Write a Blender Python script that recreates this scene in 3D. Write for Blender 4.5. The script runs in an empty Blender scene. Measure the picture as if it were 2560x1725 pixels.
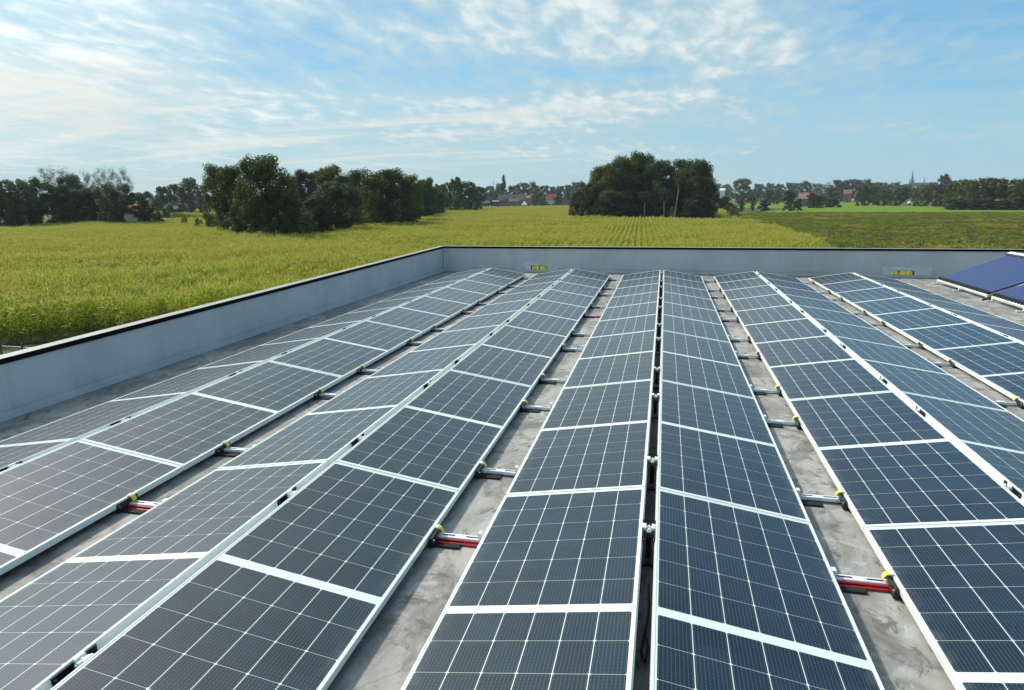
import bpy, bmesh, math, random
import numpy as np
from mathutils import Matrix, Vector

scene = bpy.context.scene
COL = scene.collection
R = math.radians

# ------------------------------------------------------------------ camera
CAM = np.array([0.0218, -18.9549, 2.2715])
CF, PITCH, YAW, ROLL = 1652.72, 0.2196, 0.2254, -0.0108
FWD = np.array([-math.sin(YAW) * math.cos(PITCH), math.cos(YAW) * math.cos(PITCH), -math.sin(PITCH)])
_rt = np.array([math.cos(YAW), math.sin(YAW), 0.0])
_up = np.cross(_rt, FWD)
RGT = math.cos(ROLL) * _rt + math.sin(ROLL) * _up
UPV = -math.sin(ROLL) * _rt + math.cos(ROLL) * _up
cam_data = bpy.data.cameras.new('camera')
cam_data.sensor_width = 36.0
cam_data.lens = CF * 36.0 / 2560.0
cam_data.clip_start = 0.05
cam_data.clip_end = 9000.0
cam = bpy.data.objects.new('camera', cam_data)
COL.objects.link(cam)
cam.matrix_world = Matrix(((RGT[0], UPV[0], -FWD[0], CAM[0]), (RGT[1], UPV[1], -FWD[1], CAM[1]),
                           (RGT[2], UPV[2], -FWD[2], CAM[2]), (0, 0, 0, 1)))
scene.camera = cam

# ------------------------------------------------------------------ sun, sky, exposure
SUN_AZ, SUN_EL = R(65), R(42)      # to the left of the ridges, ahead of the camera
sd = Vector((-math.sin(SUN_AZ) * math.cos(SUN_EL), math.cos(SUN_AZ) * math.cos(SUN_EL), math.sin(SUN_EL)))
sl = bpy.data.lights.new('sun', 'SUN')
sl.energy = 3.4
sl.angle = R(4.0)
sl.color = (1.0, 0.94, 0.84)
so = bpy.data.objects.new('sun', sl)
COL.objects.link(so)
so.rotation_euler = sd.to_track_quat('Z', 'Y').to_euler()
so.location = (-30, 20, 40)

vs = scene.view_settings
vs.view_transform = 'Standard'
vs.look = 'None'
vs.exposure = 0.3
vs.gamma = 1.0
scene.cycles.max_bounces = 8
scene.cycles.transparent_max_bounces = 8
scene.cycles.volume_bounces = 0


class NT:
    """small helper for node graphs"""
    def __init__(self, nt):
        self.nt = nt
    def n(self, t, **kw):
        d = self.nt.nodes.new(t)
        for k, v in kw.items():
            setattr(d, k, v)
        return d
    def link(self, a, b):
        self.nt.links.new(a, b)
    def _in(self, sock, v):
        if isinstance(v, bpy.types.NodeSocket):
            self.nt.links.new(v, sock)
        else:
            sock.default_value = v
    def m(self, op, a, b=None, c=None, clamp=False):
        d = self.n('ShaderNodeMath', operation=op, use_clamp=clamp)
        self._in(d.inputs[0], a)
        if b is not None: self._in(d.inputs[1], b)
        if c is not None: self._in(d.inputs[2], c)
        return d.outputs[0]
    def mix(self, f, a, b):
        d = self.n('ShaderNodeMix', data_type='RGBA')
        self._in(d.inputs[0], f)
        self._in(d.inputs[6], a if isinstance(a, bpy.types.NodeSocket) else (*a, 1))
        self._in(d.inputs[7], b if isinstance(b, bpy.types.NodeSocket) else (*b, 1))
        return d.outputs[2]
    def ramp(self, v, lo, hi, a=0.0, b=1.0, smooth=True):
        d = self.n('ShaderNodeMapRange', interpolation_type='SMOOTHSTEP' if smooth else 'LINEAR')
        self._in(d.inputs[0], v)
        for i, x in enumerate((lo, hi, a, b)):
            self._in(d.inputs[i + 1], x)
        return d.outputs[0]
    def noise(self, vec, scale, detail=4, rough=0.55, dist=0.0, out=0, dims='3D', lac=2.0):
        d = self.n('ShaderNodeTexNoise', noise_dimensions=dims)
        if vec is not None: self.link(vec, d.inputs['Vector'])
        d.inputs['Scale'].default_value = scale
        d.inputs['Detail'].default_value = detail
        d.inputs['Roughness'].default_value = rough
        d.inputs['Distortion'].default_value = dist
        d.inputs['Lacunarity'].default_value = lac
        return d.outputs[out]
    def mapping(self, vec, scale=(1, 1, 1), loc=(0, 0, 0), rot=(0, 0, 0)):
        d = self.n('ShaderNodeMapping')
        self.link(vec, d.inputs[0])
        d.inputs['Location'].default_value = loc
        d.inputs['Rotation'].default_value = rot
        d.inputs['Scale'].default_value = scale
        return d.outputs[0]
    def comb(self, x, y, z=0.0):
        d = self.n('ShaderNodeCombineXYZ')
        for i, v in enumerate((x, y, z)): self._in(d.inputs[i], v)
        return d.outputs[0]
    def sep(self, v):
        d = self.n('ShaderNodeSeparateXYZ')
        self.link(v, d.inputs[0])
        return d.outputs
    def dot(self, v, vec):
        d = self.n('ShaderNodeVectorMath', operation='DOT_PRODUCT')
        self.link(v, d.inputs[0])
        d.inputs[1].default_value = vec
        return d.outputs['Value']


SKY_O1, SKY_O2, SKY_O3, SKY_O4 = (3.7, 1.9, 0), (0.4, 5.2, 0), (8.4, 2.0, 0), (2.2, 7.1, 0)
SKY_TINT = (0.044, 0.110, 0.148)


def build_world():
    w = bpy.data.worlds.new("World")
    scene.world = w
    w.use_nodes = True
    g = NT(w.node_tree)
    bg = w.node_tree.nodes['Background']
    sky = g.n('ShaderNodeTexSky', sky_type='NISHITA')
    sky.sun_disc = False
    sky.sun_elevation = SUN_EL
    sky.sun_rotation = -SUN_AZ
    sky.air_density = 1.2
    sky.dust_density = 0.6
    sky.ozone_density = 3.5
    tc = g.n('ShaderNodeTexCoord').outputs['Generated']
    x, y, z = g.sep(tc)[:3]
    zp = g.m('MAXIMUM', z, 0.0)
    zz = g.m('ADD', zp, 0.09)
    px, py = g.m('DIVIDE', x, zz), g.m('DIVIDE', y, zz)
    P = g.comb(px, py, 0.0)
    az = g.m('ARCTAN2', x, y)                       # bearing, measured from the ridges, right is positive
    right = g.ramp(az, R(-8), R(20))
    # --- broad sheets, small puffs, long wisps
    n1 = g.noise(g.mapping(P, (0.70, 0.62, 1), SKY_O1, (0, 0, R(10))), 1.0, 5, 0.55, 0.5)
    n2 = g.noise(g.mapping(P, (7.5, 3.6, 1), SKY_O2, (0, 0, R(-14))), 1.0, 7, 0.54, 0.35)
    n3 = g.noise(g.mapping(P, (0.30, 1.9, 1), SKY_O3, (0, 0, R(-22))), 1.0, 7, 0.60, 1.0)
    n4 = g.noise(g.mapping(P, (2.2, 1.35, 1), SKY_O4, (0, 0, R(8))), 1.0, 6, 0.54, 0.5)
    # a field of small puffs ahead, high up; streaks of cloud to the left of it
    ea = g.m('DIVIDE', g.m('SUBTRACT', az, R(-8)), R(20))
    ez = g.m('DIVIDE', g.m('SUBTRACT', z, 0.255), 0.135)
    puff = g.m('MULTIPLY', g.ramp(g.m('ADD', g.m('MULTIPLY', ea, ea), g.m('MULTIPLY', ez, ez)), 0.0, 1.45, 1, 0), 0.075)
    ec = g.m('DIVIDE', g.m('SUBTRACT', az, R(-12)), R(16))
    ed = g.m('DIVIDE', g.m('SUBTRACT', z, 0.165), 0.030)
    hole = g.m('MULTIPLY', g.ramp(g.m('ADD', g.m('MULTIPLY', ec, ec), g.m('MULTIPLY', ed, ed)), 0.1, 1.4, 1, 0), 0.085)
    cov = g.m('ADD', g.m('ADD', g.m('MULTIPLY', n1, 0.38), g.m('MULTIPLY', n2, 0.32)), g.m('MULTIPLY', n4, 0.30))
    leftb = g.m('MULTIPLY', g.ramp(az, R(-16), R(-40)), 0.012)
    cov = g.m('SUBTRACT', g.m('ADD', cov, g.m('ADD', puff, leftb)), g.m('ADD', g.m('MULTIPLY', right, 0.098), hole))
    thin = g.ramp(cov, 0.315, 0.55)                   # translucent sheet
    thick = g.ramp(cov, 0.48, 0.63)                  # bright puffs
    wisps = g.m('MULTIPLY', g.ramp(n3, 0.32, 0.70), 0.50)
    # towards the sun everything is whiter
    sdot = g.m('MAXIMUM', g.dot(tc, sd), 0.0)
    glow = g.m('POWER', sdot, 4.0)
    base = g.n('ShaderNodeVectorMath', operation='MULTIPLY')
    g.link(sky.outputs[0], base.inputs[0])
    base.inputs[1].default_value = SKY_TINT
    dim = g.n('ShaderNodeVectorMath', operation='SCALE')      # the thin cloud evens out the glare round the sun
    g.link(base.outputs[0], dim.inputs[0]); g.link(g.m('SUBTRACT', 1.0, g.m('MULTIPLY', glow, 0.9)), dim.inputs['Scale'])
    skyc = dim.outputs[0]
    veil = g.m('MULTIPLY', g.m('POWER', g.m('SUBTRACT', 1.0, zp, clamp=True), 5.6), 0.96)
    veilc = g.mix(g.ramp(az, R(-45), R(28)), (0.62, 0.74, 0.72), (0.40, 0.63, 0.76))
    skyc = g.mix(veil, skyc, veilc)
    aur = g.m('MULTIPLY', g.m('POWER', sdot, 16.0), 2.2)      # glare round the veiled sun, outside the picture
    def cloud(v, col):
        d = g.n('ShaderNodeVectorMath', operation='SCALE')
        d.inputs[0].default_value = col
        g.link(v, d.inputs['Scale'])
        return d.outputs[0]
    lit = g.m('ADD', 0.94, g.m('MULTIPLY', glow, 0.45))
    greyc = cloud(lit, (0.50, 0.68, 0.745))
    whitec = cloud(lit, (0.85, 0.92, 0.91))
    lowfade = g.ramp(z, 0.0, 0.10, 0.30, 1.0)
    out = g.mix(g.m('MULTIPLY', g.m('MAXIMUM', g.m('MULTIPLY', thin, 0.86), wisps), lowfade), skyc, greyc)
    out = g.mix(g.m('MULTIPLY', g.m('MULTIPLY', thick, g.ramp(n2, 0.30, 0.62, 0.45, 1.0)), lowfade), out, whitec)
    # warm banks of cloud low on the left
    bank = g.m('MULTIPLY', g.ramp(az, R(-32), R(-46)), g.m('MULTIPLY', g.ramp(z, 0.04, 0.11), g.ramp(z, 0.185, 0.15)))
    bank = g.m('MULTIPLY', bank, g.ramp(g.m('ADD', n4, g.m('MULTIPLY', n3, 0.6)), 0.60, 0.92, 0.30, 1.0))
    out = g.mix(g.m('MULTIPLY', bank, 0.85), out, cloud(lit, (0.74, 0.755, 0.70)))
    low = g.m('MULTIPLY', g.ramp(n3, 0.46, 0.66), g.m('MULTIPLY', g.ramp(z, 0.03, 0.06), g.ramp(z, 0.15, 0.11)))
    low = g.m('MULTIPLY', low, g.ramp(az, R(4), R(-14)))
    out = g.mix(g.m('MULTIPLY', low, 0.75), out, cloud(lit, (0.78, 0.83, 0.79)))
    ad = g.n('ShaderNodeVectorMath', operation='ADD')
    g.link(out, ad.inputs[0]); g.link(cloud(aur, (1.0, 0.97, 0.90)), ad.inputs[1])
    out = ad.outputs[0]
    # below the horizon: dull ground light
    out = g.mix(g.ramp(z, -0.03, -0.008), (0.12, 0.14, 0.07), out)
    g.link(out, bg.inputs[0])
    bg.inputs[1].default_value = 0.82


build_world()

# ------------------------------------------------------------------ pixels of the photograph (2560 x 1725) to points
GZ = CAM[2] - 7.5          # the ground round the building
MZ = CAM[2] - 5.1          # tops of the maize


def ray(u, v):
    return FWD + RGT * (u - 1280.0) / CF - UPV * (v - 862.5) / CF


def at_z(u, v, z):
    d = ray(u, v)
    return CAM + d * ((z - CAM[2]) / d[2])


def at_dist(u, dist):
    """plan point at the bearing of column u (at the horizon) and a horizontal distance"""
    vh = 862.5 - (math.tan(PITCH) * CF) - (u - 1280) * 0.0108
    d = ray(u, vh)
    h = math.hypot(d[0], d[1])
    return np.array([CAM[0] + d[0] / h * dist, CAM[1] + d[1] / h * dist])


def top_z(u, v, dist):
    d = ray(u, v)
    return CAM[2] + d[2] / math.hypot(d[0], d[1]) * dist


def px_size(u, v, dist):
    """metres per photo pixel at a horizontal distance"""
    d = ray(u, v)
    return dist / math.hypot(d[0], d[1]) / CF


# ------------------------------------------------------------------ object helpers
def tag(o, label=None, cat=None, group=None, kind=None):
    if label: o['label'] = label
    if cat: o['category'] = cat
    if group: o['group'] = group
    if kind: o['kind'] = kind
    return o


def empty(name, loc=(0, 0, 0), rot=(0, 0, 0), scale=(1, 1, 1)):
    o = bpy.data.objects.new(name, None)
    o.empty_display_size = 0.2
    COL.objects.link(o)
    o.location = loc
    o.rotation_euler = rot
    o.scale = scale
    return o


class MB:
    """collects boxes, tubes and faces, then links them as ONE mesh object"""
    def __init__(self):
        self.v, self.f, self.mi, self.sm = [], [], [], []
    def add(self, verts, faces, mi=0, smooth=False):
        b = len(self.v)
        self.v += [tuple(map(float, p)) for p in verts]
        for f in faces:
            self.f.append(tuple(b + i for i in f)); self.mi.append(mi); self.sm.append(smooth)
        return self
    def box(self, x0, x1, y0, y1, z0, z1, mi=0, M=None):
        vs_ = [(x, y, z) for z in (z0, z1) for y in (y0, y1) for x in (x0, x1)]
        if M is not None: vs_ = [tuple(M @ Vector(p)) for p in vs_]
        return self.add(vs_, [(0, 2, 3, 1), (4, 5, 7, 6), (0, 1, 5, 4), (2, 6, 7, 3), (0, 4, 6, 2), (1, 3, 7, 5)], mi)
    def bevbox(self, x0, x1, y0, y1, z0, z1, b=0.003, mi=0):
        """a box with its four upper and lower rims chamfered"""
        vs_, fs = [], []
        for (z, i) in ((z0, b), (z0 + b, 0), (z1 - b, 0), (z1, b)):
            vs_ += [(x0 + i, y0 + i, z), (x1 - i, y0 + i, z), (x1 - i, y1 - i, z), (x0 + i, y1 - i, z)]
        fs.append((3, 2, 1, 0)); fs.append((12, 13, 14, 15))
        for k in range(3):
            for j in range(4):
                a, c = k * 4 + j, k * 4 + (j + 1) % 4
                fs.append((a, c, c + 4, a + 4))
        return self.add(vs_, fs, mi)
    def tube(self, pts, radii, seg=8, mi=0, cap=True, smooth=True):
        pts = [Vector(p) for p in pts]
        if not hasattr(radii, '__len__'): radii = [radii] * len(pts)
        vs_, fs = [], []
        ref = Vector((0.13, 0.37, 0.92))
        for i, p in enumerate(pts):
            t = (pts[min(i + 1, len(pts) - 1)] - pts[max(i - 1, 0)]).normalized()
            a = t.cross(ref)
            if a.length < 1e-3: a = t.cross(Vector((1, 0, 0)))
            a.normalize(); b_ = t.cross(a)
            for k in range(seg):
                th = 2 * math.pi * k / seg
                vs_.append(p + (a * math.cos(th) + b_ * math.sin(th)) * radii[i])
        for i in range(len(pts) - 1):
            for k in range(seg):
                k2 = (k + 1) % seg
                fs.append((i * seg + k, i * seg + k2, (i + 1) * seg + k2, (i + 1) * seg + k))
        self.add(vs_, fs, mi, smooth)
        if cap:
            self.add(vs_[:seg], [tuple(range(seg))], mi)
            self.add(vs_[-seg:], [tuple(reversed(range(seg)))], mi)
        return self
    def mesh(self, name, mats):
        me = bpy.data.meshes.new(name)
        me.from_pydata(self.v, [], self.f)
        for m in (mats if isinstance(mats, (list, tuple)) else [mats]): me.materials.append(m)
        me.polygons.foreach_set('material_index', self.mi)
        me.polygons.foreach_set('use_smooth', self.sm)
        me.update()
        bm = bmesh.new(); bm.from_mesh(me)
        bmesh.ops.recalc_face_normals(bm, faces=bm.faces)
        bm.to_mesh(me); bm.free()
        return me
    def build(self, name, mats, parent=None, loc=(0, 0, 0), rot=(0, 0, 0)):
        return link(name, self.mesh(name, mats), parent, loc, rot)


def link(name, me, parent=None, loc=(0, 0, 0), rot=(0, 0, 0)):
    o = bpy.data.objects.new(name, me)
    COL.objects.link(o)
    o.parent = parent
    o.location = loc
    o.rotation_euler = rot
    return o


KIDS = {}
def children(o):
    return [c for c in bpy.data.objects if c.parent == o]


def copy_tree(o, parent=None):
    c = o.copy()
    COL.objects.link(c)
    c.parent = parent
    if o.name not in KIDS: KIDS[o.name] = children(o)
    for ch in KIDS[o.name]:
        copy_tree(ch, c)
    return c


def quads_mesh(name, V, mat, colour=None, nv=4):
    """V: (n, nv, 3) array of separate faces; colour: (n,) value per face stored as attribute 'tint'"""
    n = len(V)
    me = bpy.data.meshes.new(name)
    me.vertices.add(n * nv); me.loops.add(n * nv); me.polygons.add(n)
    me.vertices.foreach_set('co', np.ascontiguousarray(V, dtype=np.float32).ravel())
    me.loops.foreach_set('vertex_index', np.arange(n * nv, dtype=np.int32))
    me.polygons.foreach_set('loop_start', np.arange(0, n * nv, nv, dtype=np.int32))
    me.polygons.foreach_set('loop_total', np.full(n, nv, dtype=np.int32))
    me.update(calc_edges=True)
    if colour is not None:
        a = me.attributes.new('tint', 'FLOAT', 'FACE')
        a.data.foreach_set('value', np.asarray(colour, dtype=np.float32))
    me.materials.append(mat)
    me.validate()
    return me


ORD = ['', 'first', 'second', 'third', 'fourth', 'fifth', 'sixth', 'seventh', 'eighth', 'ninth', 'tenth', 'eleventh', 'twelfth', 'thirteenth', 'fourteenth', 'fifteenth']

# ------------------------------------------------------------------ materials
def new_mat(name):
    m = bpy.data.materials.new(name)
    m.use_nodes = True
    return m, NT(m.node_tree), m.node_tree.nodes['Principled BSDF']


def simple(name, col, rough=0.6, metal=0.0, var=0.0, scale=4.0, bump=0.0, spec=0.5):
    m, g, b = new_mat(name)
    b.inputs['Roughness'].default_value = rough
    b.inputs['Metallic'].default_value = metal
    b.inputs['Specular IOR Level'].default_value = spec
    if var or bump:
        geo = g.n('ShaderNodeNewGeometry').outputs['Position']
        nz = g.noise(geo, scale, 5, 0.6)
        dark = tuple(c * (1 - var) for c in col); light = tuple(min(1, c * (1 + var)) for c in col)
        g.link(g.mix(g.ramp(nz, 0.3, 0.7), dark, light), b.inputs['Base Color'])
        if bump:
            bp = g.n('ShaderNodeBump')
            bp.inputs['Strength'].default_value = bump
            bp.inputs['Distance'].default_value = 0.02
            g.link(nz, bp.inputs['Height']); g.link(bp.outputs[0], b.inputs['Normal'])
    else:
        b.inputs['Base Color'].default_value = (*col, 1)
    return m


M = {}
M['alu_white'] = simple('panel_frame_metal', (0.76, 0.81, 0.78), 0.38, 0.0, 0.04, 3.0)
M['steel'] = simple('galvanised_rail', (0.74, 0.78, 0.81), 0.4, 0.1, 0.06, 9.0)
M['dark_slot'] = simple('slot_void', (0.012, 0.012, 0.014), 0.8)
M['black_plastic'] = simple('black_plastic', (0.012, 0.012, 0.013), 0.45)
M['rubber'] = simple('rubber_granulate', (0.010, 0.010, 0.010), 0.9, 0, 0.4, 60.0)
M['yellow'] = simple('yellow_plastic', (0.70, 0.56, 0.06), 0.45)
M['red'] = simple('red_conduit', (0.42, 0.012, 0.016), 0.45)
M['white_paint'] = simple('white_painted_metal', (0.80, 0.79, 0.75), 0.45, 0, 0.04, 3.0)
M['screw'] = simple('bright_screw', (0.7, 0.7, 0.72), 0.25, 0.9)


def cell_material():
    """mono-crystalline cells behind glass: object coordinates, x down the slope, y along the row"""
    m, g, b = new_mat('solar_cells')
    tc = g.n('ShaderNodeTexCoord').outputs['Object']
    x, y, _ = g.sep(tc)[:3]
    W, L = MODW, MODL
    mx, me, gap = 0.020, 0.030, 0.066
    cw = (W - 2 * mx) / 6.0
    half = (L - 2 * me - gap) / 2.0
    ch = half / 6.0
    u = g.m('SUBTRACT', x, mx)
    ya = g.m('SUBTRACT', g.m('ABSOLUTE', y), gap / 2)      # both halves mirrored about the middle band
    inx = g.m('MULTIPLY', g.m('GREATER_THAN', u, 0.0), g.m('LESS_THAN', u, cw * 6))
    iny = g.m('MULTIPLY', g.m('GREATER_THAN', ya, 0.0), g.m('LESS_THAN', ya, half))
    inside = g.m('MULTIPLY', inx, iny)
    fu = g.m('MULTIPLY', g.m('FRACT', g.m('DIVIDE', u, cw)), cw)
    fv = g.m('MULTIPLY', g.m('FRACT', g.m('DIVIDE', ya, ch)), ch)
    du = g.m('MINIMUM', fu, g.m('SUBTRACT', cw, fu))        # metres to the nearest column line
    dv = g.m('MINIMUM', fv, g.m('SUBTRACT', ch, fv))
    lu = g.ramp(du, 0.0016, 0.0026, 1, 0)
    lv = g.ramp(dv, 0.0007, 0.0016, 0.75, 0)
    dia = g.ramp(g.m('ADD', du, dv), 0.0085, 0.0105, 1, 0)
    white = g.m('MAXIMUM', g.m('MAXIMUM', lu, lv), dia)
    white = g.m('MAXIMUM', white, g.m('SUBTRACT', 1.0, inside))
    # busbars: nine fine wires per cell along the row, with beads of solder
    nb = 9.0
    bb = g.m('FRACT', g.m('MULTIPLY', g.m('DIVIDE', fu, cw), nb))
    bd = g.m('MULTIPLY', g.m('ABSOLUTE', g.m('SUBTRACT', bb, 0.5)), cw / nb)
    bead = g.m('GREATER_THAN', g.m('FRACT', g.m('MULTIPLY', fv, 46.0)), 0.42)
    bus = g.m('MULTIPLY', g.ramp(bd, 0.0003, 0.0009, 1, 0), g.m('ADD', 0.16, g.m('MULTIPLY', bead, 0.36)))
    # small tone differences from cell to cell
    cid = g.comb(g.m('FLOOR', g.m('DIVIDE', u, cw)), g.m('FLOOR', g.m('DIVIDE', g.m('ADD', y, 5.0), ch)),
                 g.m('MULTIPLY', g.n('ShaderNodeObjectInfo').outputs['Random'], 91.0))
    wn = g.n('ShaderNodeTexWhiteNoise')
    g.link(cid, wn.inputs['Vector'])
    tone = g.m('ADD', 0.78, g.m('MULTIPLY', wn.outputs['Value'], 0.44))
    cc = g.n('ShaderNodeVectorMath', operation='SCALE')
    cc.inputs[0].default_value = (0.007, 0.020, 0.034)
    g.link(tone, cc.inputs['Scale'])
    col = g.mix(bus, cc.outputs[0], (0.30, 0.35, 0.38))
    col = g.mix(white, col, (0.72, 0.78, 0.73))
    # a film of dust on the glass
    geo = g.n('ShaderNodeNewGeometry').outputs['Position']
    dust = g.ramp(g.noise(geo, 2.3, 6, 0.65), 0.3, 0.8, 0.0, 0.022)
    col = g.mix(dust, col, (0.45, 0.45, 0.42))
    spots = g.n('ShaderNodeTexVoronoi'); spots.inputs['Scale'].default_value = 1.3
    g.link(g.mapping(geo, (1, 1, 0.2)), spots.inputs['Vector'])
    drop = g.ramp(g.m('ADD', spots.outputs['Distance'], g.m('MULTIPLY', g.noise(geo, 40.0, 3, 0.6), 0.02)), 0.016, 0.022, 1, 0)
    col = g.mix(g.m('MULTIPLY', drop, 0.7), col, (0.55, 0.55, 0.52))
    # rain-washed dirt gathered along the lower edge of the glass
    edge = g.m('MULTIPLY', g.ramp(x, W - 0.10, W - 0.012), g.ramp(g.noise(geo, 9.0, 5, 0.65), 0.35, 0.7))
    col = g.mix(g.m('MULTIPLY', edge, 0.16), col, (0.36, 0.34, 0.29))
    g.link(col, b.inputs['Base Color'])
    b.inputs['Roughness'].default_value = 0.55
    b.inputs['Specular IOR Level'].default_value = 0.1
    b.inputs['Coat Weight'].default_value = 1.0
    b.inputs['Coat IOR'].default_value = 1.40
    g.link(g.m('ADD', 0.22, g.m('MULTIPLY', g.noise(geo, 5.0, 4, 0.6), 0.09)), b.inputs['Coat Roughness'])
    return m


def roof_material():
    m, g, b = new_mat('roof_membrane')
    geo = g.n('ShaderNodeNewGeometry').outputs['Position']
    x, y, z = g.sep(geo)[:3]
    big = g.noise(geo, 0.55, 5, 0.6, 0.6)
    mid = g.noise(g.mapping(geo, (1, 0.5, 1)), 2.6, 8, 0.68, 1.2)
    fine = g.noise(geo, 26.0, 6, 0.7, 0.8)
    swirl = g.noise(g.mapping(geo, (1, 0.8, 1), (4, 9, 0)), 3.4, 9, 0.72, 2.6)
    pud = g.noise(g.mapping(geo, (1, 0.7, 1), (14, 3, 0)), 1.3, 4, 0.5, 0.5)
    col = g.mix(g.ramp(big, 0.36, 0.62), (0.252, 0.242, 0.222), (0.37, 0.355, 0.325))
    col = g.mix(g.m('MULTIPLY', g.ramp(mid, 0.46, 0.62), 0.75), col, (0.150, 0.143, 0.131))
    col = g.mix(g.m('MULTIPLY', g.ramp(mid, 0.34, 0.44, 1, 0), 0.55), col, (0.44, 0.43, 0.40))
    col = g.mix(g.m('MULTIPLY', g.ramp(swirl, 0.53, 0.62), 0.75), col, (0.085, 0.078, 0.070))
    col = g.mix(g.m('MULTIPLY', g.ramp(swirl, 0.34, 0.43, 1, 0), 0.70), col, (0.42, 0.435, 0.45))
    col = g.mix(g.m('MULTIPLY', g.m('MULTIPLY', g.ramp(pud, 0.52, 0.545), g.ramp(pud, 0.60, 0.56)), 0.45), col, (0.12, 0.11, 0.10))
    col = g.mix(g.m('MULTIPLY', g.ramp(fine, 0.56, 0.72), 0.45), col, (0.11, 0.10, 0.09))
    # welded overlaps of the membrane
    sx = g.m('ABSOLUTE', g.m('SUBTRACT', g.m('FRACT', g.m('DIVIDE', g.m('ADD', x, 20.31), 1.55)), 0.5))
    sy = g.m('ABSOLUTE', g.m('SUBTRACT', g.m('FRACT', g.m('DIVIDE', g.m('ADD', y, 40.2), 1.04)), 0.5))
    seam = g.m('MAXIMUM', g.ramp(sx, 0.0, 0.006, 1, 0), g.m('MULTIPLY', g.ramp(sy, 0.0, 0.007, 1, 0), 0.6))
    col = g.mix(g.m('MULTIPLY', seam, 0.55), col, (0.12, 0.115, 0.105))
    g.link(col, b.inputs['Base Color'])
    b.inputs['Roughness'].default_value = 0.75
    bp = g.n('ShaderNodeBump'); bp.inputs['Strength'].default_value = 0.35; bp.inputs['Distance'].default_value = 0.01
    g.link(g.m('ADD', g.m('MULTIPLY', mid, 0.7), g.m('MULTIPLY', seam, -0.4)), bp.inputs['Height'])
    g.link(bp.outputs[0], b.inputs['Normal'])
    return m


def wall_material():
    m, g, b = new_mat('parapet_membrane')
    geo = g.n('ShaderNodeNewGeometry').outputs['Position']
    x, y, z = g.sep(geo)[:3]
    n = g.noise(geo, 1.1, 6, 0.6, 0.4)
    st = g.noise(g.mapping(geo, (2.2, 2.2, 0.35)), 1.6, 6, 0.65, 0.3)
    col = g.mix(g.ramp(n, 0.3, 0.7), (0.47, 0.495, 0.495), (0.54, 0.565, 0.565))
    col = g.mix(g.m('MULTIPLY', g.ramp(st, 0.5, 0.75), 0.4), col, (0.38, 0.40, 0.40))
    # dirt splashed up from the roof
    col = g.mix(g.m('MULTIPLY', g.ramp(g.m('ADD', z, g.m('MULTIPLY', n, 0.12)), 0.06, 0.22, 1, 0), 0.4), col, (0.17, 0.165, 0.155))
    s = g.m('ABSOLUTE', g.m('SUBTRACT', g.m('FRACT', g.m('DIVIDE', g.m('ADD', g.m('ADD', x, y), 60.6), 1.52)), 0.5))
    col = g.mix(g.m('MULTIPLY', g.ramp(s, 0.0, 0.005, 1, 0), 0.4), col, (0.62, 0.64, 0.64))
    g.link(col, b.inputs['Base Color'])
    b.inputs['Roughness'].default_value = 0.7
    bp = g.n('ShaderNodeBump'); bp.inputs['Strength'].default_value = 0.25; bp.inputs['Distance'].default_value = 0.01
    g.link(g.m('ADD', n, st), bp.inputs['Height']); g.link(bp.outputs[0], b.inputs['Normal'])
    return m


def leaf_material(name, dark, light, trans=0.35, obj_var=0.5, scale=0.25, extra=None):
    """foliage: clump tint from the face attribute, tree tint from the object's random number"""
    m, g, b = new_mat(name)
    nt = m.node_tree
    nt.nodes.remove(b)
    at = g.n('ShaderNodeAttribute', attribute_name='tint').outputs['Fac']
    rnd = g.n('ShaderNodeObjectInfo').outputs['Random']
    geo = g.n('ShaderNodeNewGeometry').outputs['Position']
    nz = g.noise(geo, scale, 3, 0.6)
    f = g.m('ADD', g.m('MULTIPLY', at, 0.6), g.m('MULTIPLY', g.m('SUBTRACT', rnd, 0.5), obj_var), clamp=True)
    f = g.m('ADD', f, g.m('MULTIPLY', g.m('SUBTRACT', nz, 0.5), 0.7), clamp=True)
    col = g.mix(f, dark, light)
    if extra:
        col = g.mix(g.ramp(g.noise(geo, extra[1], 4, 0.6), extra[2], extra[3]), col, extra[0])
    d = g.n('ShaderNodeBsdfDiffuse'); t = g.n('ShaderNodeBsdfTranslucent')
    gl = g.n('ShaderNodeBsdfGlossy'); gl.inputs['Roughness'].default_value = 0.5
    g.link(col, d.inputs[0]); g.link(col, t.inputs[0])
    mx = g.n('ShaderNodeMixShader'); mx.inputs[0].default_value = trans
    g.link(d.outputs[0], mx.inputs[1]); g.link(t.outputs[0], mx.inputs[2])
    m2 = g.n('ShaderNodeMixShader'); m2.inputs[0].default_value = 0.03
    g.link(mx.outputs[0], m2.inputs[1]); g.link(gl.outputs[0], m2.inputs[2])
    g.link(m2.outputs[0], nt.nodes['Material Output'].inputs[0])
    return m


# ------------------------------------------------------------------ panel geometry (fitted to the photograph)
MODW, TILT, HALF = 1.04, 0.1555, 1.4482
MODL = 2 * HALF - 0.014
WC, WS = MODW * math.cos(TILT), MODW * math.sin(TILT)
RGAP, VGAP, ZV = 0.0847, 0.316, 0.09
ROWP = RGAP + 2 * WC + VGAP
ROWDX = {-2: -0.0094, -1: -0.0275, 0: 0.0, 1: 0.0039, 2: -0.0251}
RGAPS = {-2: 0.064, -1: 0.064, 0: RGAP, 1: 0.064, 2: 0.064}
ROWNAME = {-2: 'leftmost row', -1: 'second-left row', 0: 'centre row', 1: 'second-right row', 2: 'rightmost row'}
RX = {r: r * ROWP + ROWDX[r] for r in ROWNAME}

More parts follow.
